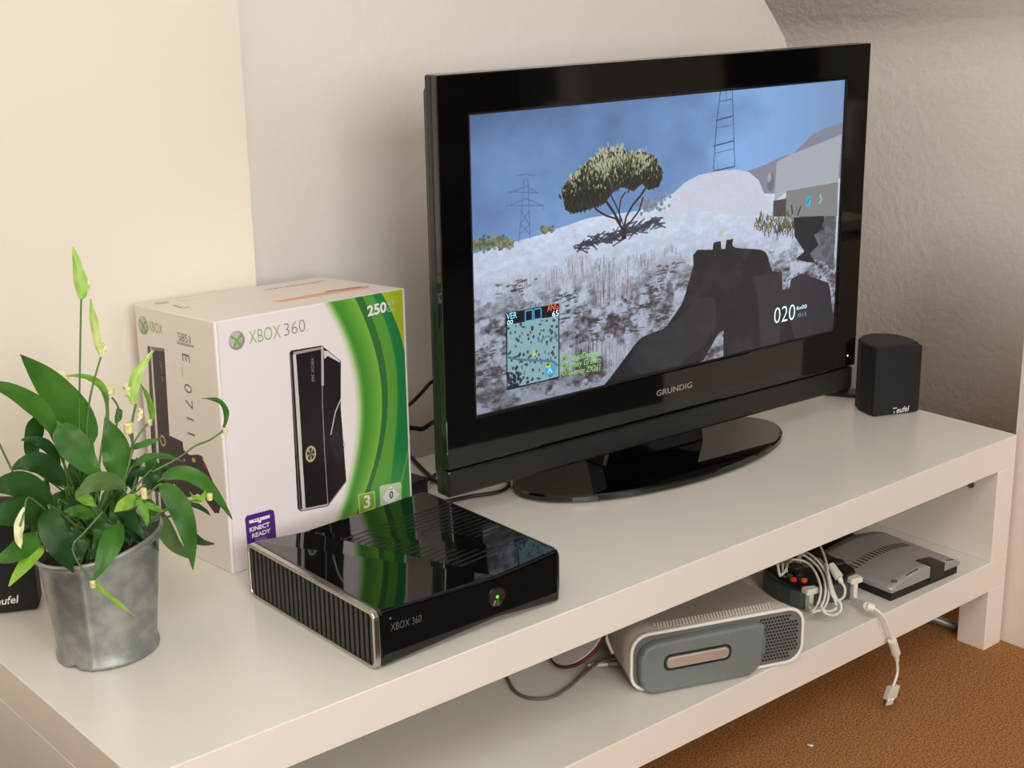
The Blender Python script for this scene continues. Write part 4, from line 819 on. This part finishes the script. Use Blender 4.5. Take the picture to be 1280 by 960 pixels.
for k in range(17):
    u = 0.10 + k * .047; y = 0.085
    MB().box(u * rw - .0012, u * rw + .0012, y - .008, y + .008, rtop(u, y / rd) - .0012, rtop(u, y / rd) + .0004).build('vent_slot', M_hole, rt)
wv = MB(); fr0 = [(0.55 + .21 * k / 8) for k in range(9)]
for k in range(8):
    u0_, u1_ = fr0[k], fr0[k + 1]
    wv.add([(u0_ * rw, -.0008, .008), (u1_ * rw, -.0008, .008), (u1_ * rw, -.0008, rtop(u1_, 0) + .0008), (u0_ * rw, -.0008, rtop(u0_, 0) + .0008),
            (u0_ * rw, .028, .008), (u1_ * rw, .028, .008), (u1_ * rw, .028, rtop(u1_, .2) + .0006), (u0_ * rw, .028, rtop(u0_, .2) + .0006)],
           [(0, 1, 2, 3), (7, 6, 5, 4), (3, 2, 6, 7), (0, 3, 7, 4), (1, 5, 6, 2), (0, 4, 5, 1)])
wv.build('light_window', M_black2, rt, label='black light window')
for x0_, n_ in ((.042, 12), (.140, 8)):
    pm_ = MB()
    for k in range(n_): x = x0_ + k * .0024; pm_.box(x, x + .0015, .006, .0085, rtop(x / rw, .05) - .0003, rtop(x / rw, .05) + .0004)
    pm_.build('printed_marks', M_hole, rt)
lo = MB().ring([(.018 + .0045 * math.cos(a_), .010 + .0045 * math.sin(a_)) for a_ in np.linspace(0, 6.28, 12, endpoint=False)], [(.018 + .003 * math.cos(a_), .010 + .003 * math.sin(a_)) for a_ in np.linspace(0, 6.28, 12, endpoint=False)], (0, 0, rtop(.12, .05) + .0008), (1, 0, 0), (0, 1, 0), (0, 0, 1), .0004)
lo.build('round_mark', M_hole, rt)
cable('cable', [(1.3163, 0.2279, 0.1729), (1.3154, 0.2029, 0.1709), (1.3159, 0.1795, 0.1709), (1.3246, 0.1579, 0.1709), (1.3312, 0.1474, 0.1709)], .0033, M_cable_b, 'black cable with a thick plug behind the silver router')
tag(MB().tube([Vector(v) for v in [(1.3293, 0.1491, 0.1709), (1.3351, 0.1348, 0.1709)]], .0058, 10).build('plug', M_cable_b), 'black plug pushed into the back of the silver router', 'plug')
da = empty('flat_device', 'flat black object lying behind the controller and router', 'device', (1.30, 0.215, ZS), -.35)
MB().prism(rrect(-.07, .05, -.03, .045, .01), (0, 0, 0), (1, 0, 0), (0, 1, 0), (0, 0, 1), .022).build('case', M_black2, da, bevel=.004)
MB().prism(rrect(-.06, .04, -.02, .035, .006), (0, 0, .0221), (1, 0, 0), (0, 1, 0), (0, 0, 1), .0006).build('lid_panel', M_black, da)

# small white lint on the carpet
tag(MB().tube([Vector(v) for v in [(1.0024, 0.001, 0.002), (1.0018, -0.0037, 0.003), (1.0057, -0.0049, 0.002)]], .0016, 6).build('lint', M_wprint), 'tiny white scrap of lint on the brown carpet', 'lint')

# ================================================================== PLANT
PC = Vector((0.1032, 0.2741, H))
pot = empty('plant_pot', 'dented zinc bucket pot on the left of the bench', 'plant pot', PC)
N2 = 144; prf = [(0.0, 0.004), (0.050, 0.004), (0.0525, 0.0), (0.0555, 0.001), (0.0558, 0.005), (0.0535, 0.009), (0.0545, 0.02), (0.0600, 0.075), (0.0645, 0.118), (0.0655, 0.124), (0.0690, 0.127), (0.0705, 0.131), (0.0690, 0.135), (0.0665, 0.1335), (0.0650, 0.126), (0.0635, 0.115), (0.0625, 0.105)]
vs = []
for r, z in prf:
    for k in range(N2):
        a_ = 2 * math.pi * k / N2
        sq = 1 + 0.03 * math.cos(2 * (a_ - 0.4)) + .01 * math.cos(3 * a_ + 1)
        dent = -0.004 * math.exp(-((a_ - math.radians(205)) / .11) ** 2) * math.exp(-(z / .022) ** 2) * (r > .04)
        lift = 0.0028 * math.exp(-((a_ - math.radians(205)) / .12) ** 2) * math.exp(-(z / .015) ** 2) * (r > .04)
        seam = 0.0016 * math.exp(-((a_ - math.radians(228)) / .035) ** 2) * (r > .05)
        # rim rises towards the right rear as in the bucket's tipped spout
        rise = 0.010 * max(0, (z - .10) / .035) * math.cos(a_ - math.radians(-10)) if z > .1 else 0
        vs.append(((r * sq + dent + seam) * math.cos(a_), (r * sq + dent + seam) * math.sin(a_), z + rise + lift))
fs = [(i * N2 + k, i * N2 + (k + 1) % N2, (i + 1) * N2 + (k + 1) % N2, (i + 1) * N2 + k) for i in range(len(prf) - 1) for k in range(N2)]
MB().add(vs, fs).build('bucket', M_zinc, pot, smooth=True)
MB().lathe([(0, 0.106), (0.03, 0.110), (0.0575, 0.104), (0.0565, 0.098), (0, 0.098)], 32, cap=False).build('soil', M_soil, pot)
pt_ = empty('peace_lily', 'bushy green peace lily with pale flowers growing in the zinc pot', 'plant', PC + Vector((0, 0, 0.106)))
PO = PC + Vector((0, 0, 0.106))
rl = random.Random(12)
def leaf(pts, wpx, tone, petiole=True, tilt=None, fold=.25):
    b0, m0, t0 = [Vector(p) for p in pts]
    ctrl = m0 * 2 - (b0 + t0) * .5
    n, k = 14, 6; wd = wpx / 1150.0; vs = []; uvs = []
    tl = rl.uniform(-.5, .5) if tilt is None else tilt
    ph = rl.uniform(0, 6)
    for i in range(n + 1):
        s = i / n; c = b0 * (1 - s) ** 2 + ctrl * 2 * s * (1 - s) + t0 * s * s
        tg = ((ctrl - b0) * (1 - s) + (t0 - ctrl) * s).normalized(); view = (c - CAM).normalized()
        side = tg.cross(view).normalized(); nrm = side.cross(tg).normalized()
        sd = (side * math.cos(tl) + nrm * math.sin(tl)).normalized(); nm = sd.cross(tg).normalized()
        wv_ = wd / math.cos(tl) * .5 * (s ** .62 * (1 - s) ** .85 / .377)
        if i in (0, n): wv_ = .0006
        for j in range(k + 1):
            q = j / k * 2 - 1
            rip = .0018 * math.sin(s * 15 + ph + (q > 0) * 2) * abs(q)
            vs.append(c + sd * wv_ * q + nm * (abs(q) * wv_ * fold + rip) - PO); uvs.append((q, s))
    fs = [(i * (k + 1) + j, i * (k + 1) + j + 1, (i + 1) * (k + 1) + j + 1, (i + 1) * (k + 1) + j) for i in range(n) for j in range(k)]
    me = bpy.data.meshes.new('leaf'); me.from_pydata([tuple(v) for v in vs], [], fs); ul = me.uv_layers.new(name='UVMap')
    for l in me.loops: ul.data[l.index].uv = uvs[l.vertex_index]
    me.update(); o = link('leaf', me, LEAF[tone], pt_, smooth=True)
    if petiole:
        root = PO + Vector((rl.uniform(-.025, .025), rl.uniform(-.02, .02), -.002))
        mid = (root + b0) / 2 + Vector((0, 0, .012)); MB().tube([q - PO for q in catmull([root, mid, b0, b0.lerp(m0, .15)], 4)], .0014, 6, r2=.001).build('leaf_stalk', M_stem, pt_, smooth=True)
    return o
L_ = [
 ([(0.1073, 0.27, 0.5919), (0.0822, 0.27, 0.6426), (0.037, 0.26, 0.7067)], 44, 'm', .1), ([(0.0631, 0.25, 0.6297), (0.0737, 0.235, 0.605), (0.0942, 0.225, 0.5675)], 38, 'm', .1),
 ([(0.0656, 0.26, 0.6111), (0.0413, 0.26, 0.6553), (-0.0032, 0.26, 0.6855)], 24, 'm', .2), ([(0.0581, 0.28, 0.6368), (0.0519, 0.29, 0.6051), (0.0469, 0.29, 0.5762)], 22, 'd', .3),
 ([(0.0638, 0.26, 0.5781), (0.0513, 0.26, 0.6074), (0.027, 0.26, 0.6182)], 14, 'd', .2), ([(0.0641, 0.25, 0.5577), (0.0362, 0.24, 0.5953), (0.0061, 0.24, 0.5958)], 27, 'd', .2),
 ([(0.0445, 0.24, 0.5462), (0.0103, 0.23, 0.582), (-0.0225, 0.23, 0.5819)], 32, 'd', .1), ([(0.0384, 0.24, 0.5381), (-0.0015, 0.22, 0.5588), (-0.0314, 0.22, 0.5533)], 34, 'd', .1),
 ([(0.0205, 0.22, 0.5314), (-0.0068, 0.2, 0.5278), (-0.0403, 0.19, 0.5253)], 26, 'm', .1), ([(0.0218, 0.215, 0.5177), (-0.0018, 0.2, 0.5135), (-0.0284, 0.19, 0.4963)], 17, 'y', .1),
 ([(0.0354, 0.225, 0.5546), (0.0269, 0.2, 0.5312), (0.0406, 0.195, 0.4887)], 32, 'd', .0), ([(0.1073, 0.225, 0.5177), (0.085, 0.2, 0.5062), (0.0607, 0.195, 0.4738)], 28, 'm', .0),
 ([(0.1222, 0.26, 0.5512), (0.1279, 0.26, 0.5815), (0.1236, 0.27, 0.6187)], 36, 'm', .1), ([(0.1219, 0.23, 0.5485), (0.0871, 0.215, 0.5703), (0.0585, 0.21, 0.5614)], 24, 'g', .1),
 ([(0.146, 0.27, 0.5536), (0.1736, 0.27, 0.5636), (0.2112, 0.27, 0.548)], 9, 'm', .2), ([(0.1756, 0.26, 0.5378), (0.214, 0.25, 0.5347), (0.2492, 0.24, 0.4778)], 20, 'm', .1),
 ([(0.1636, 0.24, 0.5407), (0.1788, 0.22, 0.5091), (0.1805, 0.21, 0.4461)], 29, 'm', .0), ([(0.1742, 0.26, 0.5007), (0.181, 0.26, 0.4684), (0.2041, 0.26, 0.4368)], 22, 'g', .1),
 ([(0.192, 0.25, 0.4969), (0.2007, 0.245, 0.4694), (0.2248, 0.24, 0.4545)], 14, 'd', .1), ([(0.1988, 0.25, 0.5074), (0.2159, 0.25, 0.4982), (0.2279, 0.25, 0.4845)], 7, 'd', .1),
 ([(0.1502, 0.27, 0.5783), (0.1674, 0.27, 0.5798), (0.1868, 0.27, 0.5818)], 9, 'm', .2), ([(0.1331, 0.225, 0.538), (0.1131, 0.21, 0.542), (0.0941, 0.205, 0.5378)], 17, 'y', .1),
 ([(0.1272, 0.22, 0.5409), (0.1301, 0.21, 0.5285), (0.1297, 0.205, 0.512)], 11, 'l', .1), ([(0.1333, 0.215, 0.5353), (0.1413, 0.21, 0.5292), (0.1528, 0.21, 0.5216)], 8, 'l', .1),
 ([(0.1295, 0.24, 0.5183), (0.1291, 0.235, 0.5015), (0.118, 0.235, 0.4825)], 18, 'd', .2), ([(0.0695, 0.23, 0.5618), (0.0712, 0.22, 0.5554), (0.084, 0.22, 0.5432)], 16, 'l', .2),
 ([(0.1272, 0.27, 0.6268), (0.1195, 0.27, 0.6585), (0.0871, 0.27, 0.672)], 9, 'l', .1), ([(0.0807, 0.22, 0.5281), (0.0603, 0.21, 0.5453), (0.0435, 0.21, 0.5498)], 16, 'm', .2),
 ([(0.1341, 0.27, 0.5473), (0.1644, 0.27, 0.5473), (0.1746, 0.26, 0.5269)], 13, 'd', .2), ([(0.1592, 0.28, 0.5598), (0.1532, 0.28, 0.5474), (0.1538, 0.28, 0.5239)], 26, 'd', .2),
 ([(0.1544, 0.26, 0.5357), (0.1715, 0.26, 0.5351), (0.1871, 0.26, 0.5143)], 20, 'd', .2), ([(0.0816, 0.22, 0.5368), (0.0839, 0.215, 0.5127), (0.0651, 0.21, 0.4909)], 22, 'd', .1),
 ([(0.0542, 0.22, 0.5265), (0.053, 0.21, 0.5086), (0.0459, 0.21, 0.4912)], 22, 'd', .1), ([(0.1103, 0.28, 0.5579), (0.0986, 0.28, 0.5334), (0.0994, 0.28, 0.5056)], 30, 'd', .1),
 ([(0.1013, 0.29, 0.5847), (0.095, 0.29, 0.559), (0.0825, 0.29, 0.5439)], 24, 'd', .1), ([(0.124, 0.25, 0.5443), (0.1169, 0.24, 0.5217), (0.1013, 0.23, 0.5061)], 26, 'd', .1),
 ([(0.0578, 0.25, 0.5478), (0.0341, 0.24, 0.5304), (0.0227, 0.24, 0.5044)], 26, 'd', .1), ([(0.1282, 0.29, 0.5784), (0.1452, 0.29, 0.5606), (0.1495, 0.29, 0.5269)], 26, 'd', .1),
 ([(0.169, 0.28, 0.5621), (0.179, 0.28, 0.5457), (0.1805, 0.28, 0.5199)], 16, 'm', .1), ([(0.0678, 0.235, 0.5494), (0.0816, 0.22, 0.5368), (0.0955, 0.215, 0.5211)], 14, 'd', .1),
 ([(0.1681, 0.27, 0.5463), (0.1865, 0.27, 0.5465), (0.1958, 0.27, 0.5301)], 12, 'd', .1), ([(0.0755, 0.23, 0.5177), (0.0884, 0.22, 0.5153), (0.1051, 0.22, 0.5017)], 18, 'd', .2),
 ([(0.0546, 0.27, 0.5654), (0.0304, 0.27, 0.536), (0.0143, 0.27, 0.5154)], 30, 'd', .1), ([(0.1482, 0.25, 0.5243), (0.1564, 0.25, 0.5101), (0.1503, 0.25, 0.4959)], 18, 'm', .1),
]
for pts, wpx, tone, tl in L_: leaf(pts, wpx, tone, tilt=tl)
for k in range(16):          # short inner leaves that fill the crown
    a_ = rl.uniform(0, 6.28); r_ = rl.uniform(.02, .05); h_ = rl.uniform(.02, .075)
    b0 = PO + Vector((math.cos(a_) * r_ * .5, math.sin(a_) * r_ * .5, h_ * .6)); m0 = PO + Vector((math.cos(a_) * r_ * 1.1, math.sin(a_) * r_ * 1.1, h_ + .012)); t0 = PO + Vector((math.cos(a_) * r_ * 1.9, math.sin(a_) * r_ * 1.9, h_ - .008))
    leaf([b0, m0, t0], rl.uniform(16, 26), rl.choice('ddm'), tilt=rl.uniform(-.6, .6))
def stalk(pts, r=.0011, nm='flower_stalk'): MB().tube([q - PO for q in catmull(pts, 5)], r, 6).build(nm, M_stem, pt_, smooth=True)
def spathe(pts, wpx, m=M_spath):
    o = leaf(pts, wpx, 'y', petiole=False, tilt=.2, fold=.7); o.name = 'spathe'; o.data.materials.clear(); o.data.materials.append(m); o['label'] = 'pale green flower spathe'
def spadix(p, r=.0035, l=.010):
    p = Vector(p) - PO; MB().tube([p + Vector((0, 0, -l / 2)), p + Vector((0, 0, -l * .3)), p + Vector((0, 0, l * .3)), p + Vector((0, 0, l / 2))], r, 10).build('spadix', M_cream_fl, pt_, smooth=True, bevel=.001)
M_crsp = mat('cream spathe', (222, 222, 172), .5, noise=.1)
stalk([(0.0891, 0.27, 0.5386), (0.0933, 0.27, 0.605), (0.1027, 0.27, 0.6863), (0.1106, 0.27, 0.7499)]); spathe([(0.111, 0.27, 0.749), (0.1106, 0.27, 0.7702), (0.1073, 0.27, 0.8057)], 16); spathe([(0.113, 0.272, 0.7509), (0.1185, 0.272, 0.7619), (0.1179, 0.272, 0.773)], 8, M_crsp)
stalk([(0.0896, 0.265, 0.5399), (0.1012, 0.265, 0.6177), (0.1092, 0.265, 0.6512), (0.1236, 0.265, 0.6867)]); spathe([(0.1227, 0.265, 0.6869), (0.1196, 0.265, 0.7186), (0.1184, 0.265, 0.7495)], 11); spathe([(0.1242, 0.266, 0.6882), (0.1284, 0.266, 0.6943), (0.1273, 0.266, 0.7015)], 6, M_crsp)
stalk([(0.1204, 0.26, 0.5516), (0.1295, 0.25, 0.5538), (0.1419, 0.25, 0.5853), (0.1444, 0.25, 0.6116), (0.151, 0.25, 0.6325)], .0014); spathe([(0.1489, 0.25, 0.6303), (0.1517, 0.25, 0.6589), (0.1766, 0.25, 0.6867)], 15); spathe([(0.1497, 0.252, 0.6368), (0.1425, 0.252, 0.6489), (0.1452, 0.252, 0.6572)], 10, M_crsp); spathe([(0.1511, 0.25, 0.6137), (0.1546, 0.25, 0.621), (0.1544, 0.25, 0.6291)], 7, M_crsp)
spadix([(0.138, 0.245, 0.6098)][0], .0052, .011); stalk([(0.1375, 0.245, 0.6045), (0.1411, 0.247, 0.5934), (0.1423, 0.25, 0.5806)])
spathe([(0.1702, 0.26, 0.6035), (0.172, 0.26, 0.6231), (0.1633, 0.26, 0.65)], 8, LEAF['l']); stalk([(0.1394, 0.26, 0.556), (0.1498, 0.26, 0.5872), (0.1665, 0.26, 0.6043)]); spadix([(0.1695, 0.26, 0.6055)][0], .003, .007)
stalk([(0.1623, 0.25, 0.553), (0.1912, 0.245, 0.563), (0.2099, 0.24, 0.5737), (0.2289, 0.24, 0.5767), (0.2443, 0.24, 0.5825)]); spathe([(0.2443, 0.24, 0.5816), (0.2496, 0.24, 0.611), (0.2231, 0.24, 0.6258)], 7, LEAF['m']); spadix([(0.2484, 0.24, 0.5834)][0], .003, .007)
stalk([(0.1626, 0.24, 0.5095), (0.1846, 0.235, 0.5154), (0.206, 0.235, 0.5135)]); spathe([(0.2166, 0.235, 0.523), (0.2089, 0.235, 0.5128), (0.1971, 0.235, 0.5252)], 8, LEAF['y']); spadix([(0.2208, 0.235, 0.5135)][0], .0035, .008)
stalk([(0.082, 0.205, 0.541), (0.0589, 0.2, 0.5267), (0.0428, 0.195, 0.5179), (0.0454, 0.192, 0.4988), (0.0585, 0.19, 0.4753)]); spathe([(0.0585, 0.19, 0.4753), (0.0749, 0.19, 0.4533), (0.1007, 0.188, 0.4231)], 6, LEAF['y']); spadix([(0.0574, 0.19, 0.4729)][0], .003, .008)
stalk([(0.0349, 0.23, 0.5463), (0.0112, 0.215, 0.5723), (0.0009, 0.205, 0.5625), (-0.0066, 0.2, 0.5507)]); spathe([(0.0014, 0.205, 0.5675), (-0.0081, 0.2, 0.5452), (-0.0084, 0.198, 0.528)], 11, M_crsp)
stalk([(0.0223, 0.24, 0.5468), (0.0087, 0.24, 0.59), (-0.0045, 0.24, 0.632)]); stalk([(0.1239, 0.27, 0.5845), (0.1274, 0.27, 0.6286), (0.1255, 0.27, 0.6467)], .0018); spadix([(0.1329, 0.27, 0.647)][0], .0045, .009)
stalk([(0.1284, 0.27, 0.5834), (0.1364, 0.27, 0.6087), (0.14, 0.27, 0.6259), (0.1339, 0.27, 0.6388)]); spathe([(0.1347, 0.27, 0.61), (0.1393, 0.27, 0.6188), (0.1391, 0.27, 0.6269)], 9, LEAF['m'])
spathe([(0.0744, 0.272, 0.6758), (0.0861, 0.272, 0.6709), (0.0914, 0.272, 0.6542)], 9, M_crsp); spadix([(0.1319, 0.21, 0.547)][0], .0035, .012)
spadix([(0.0254, 0.212, 0.5158)][0], .004, .008)
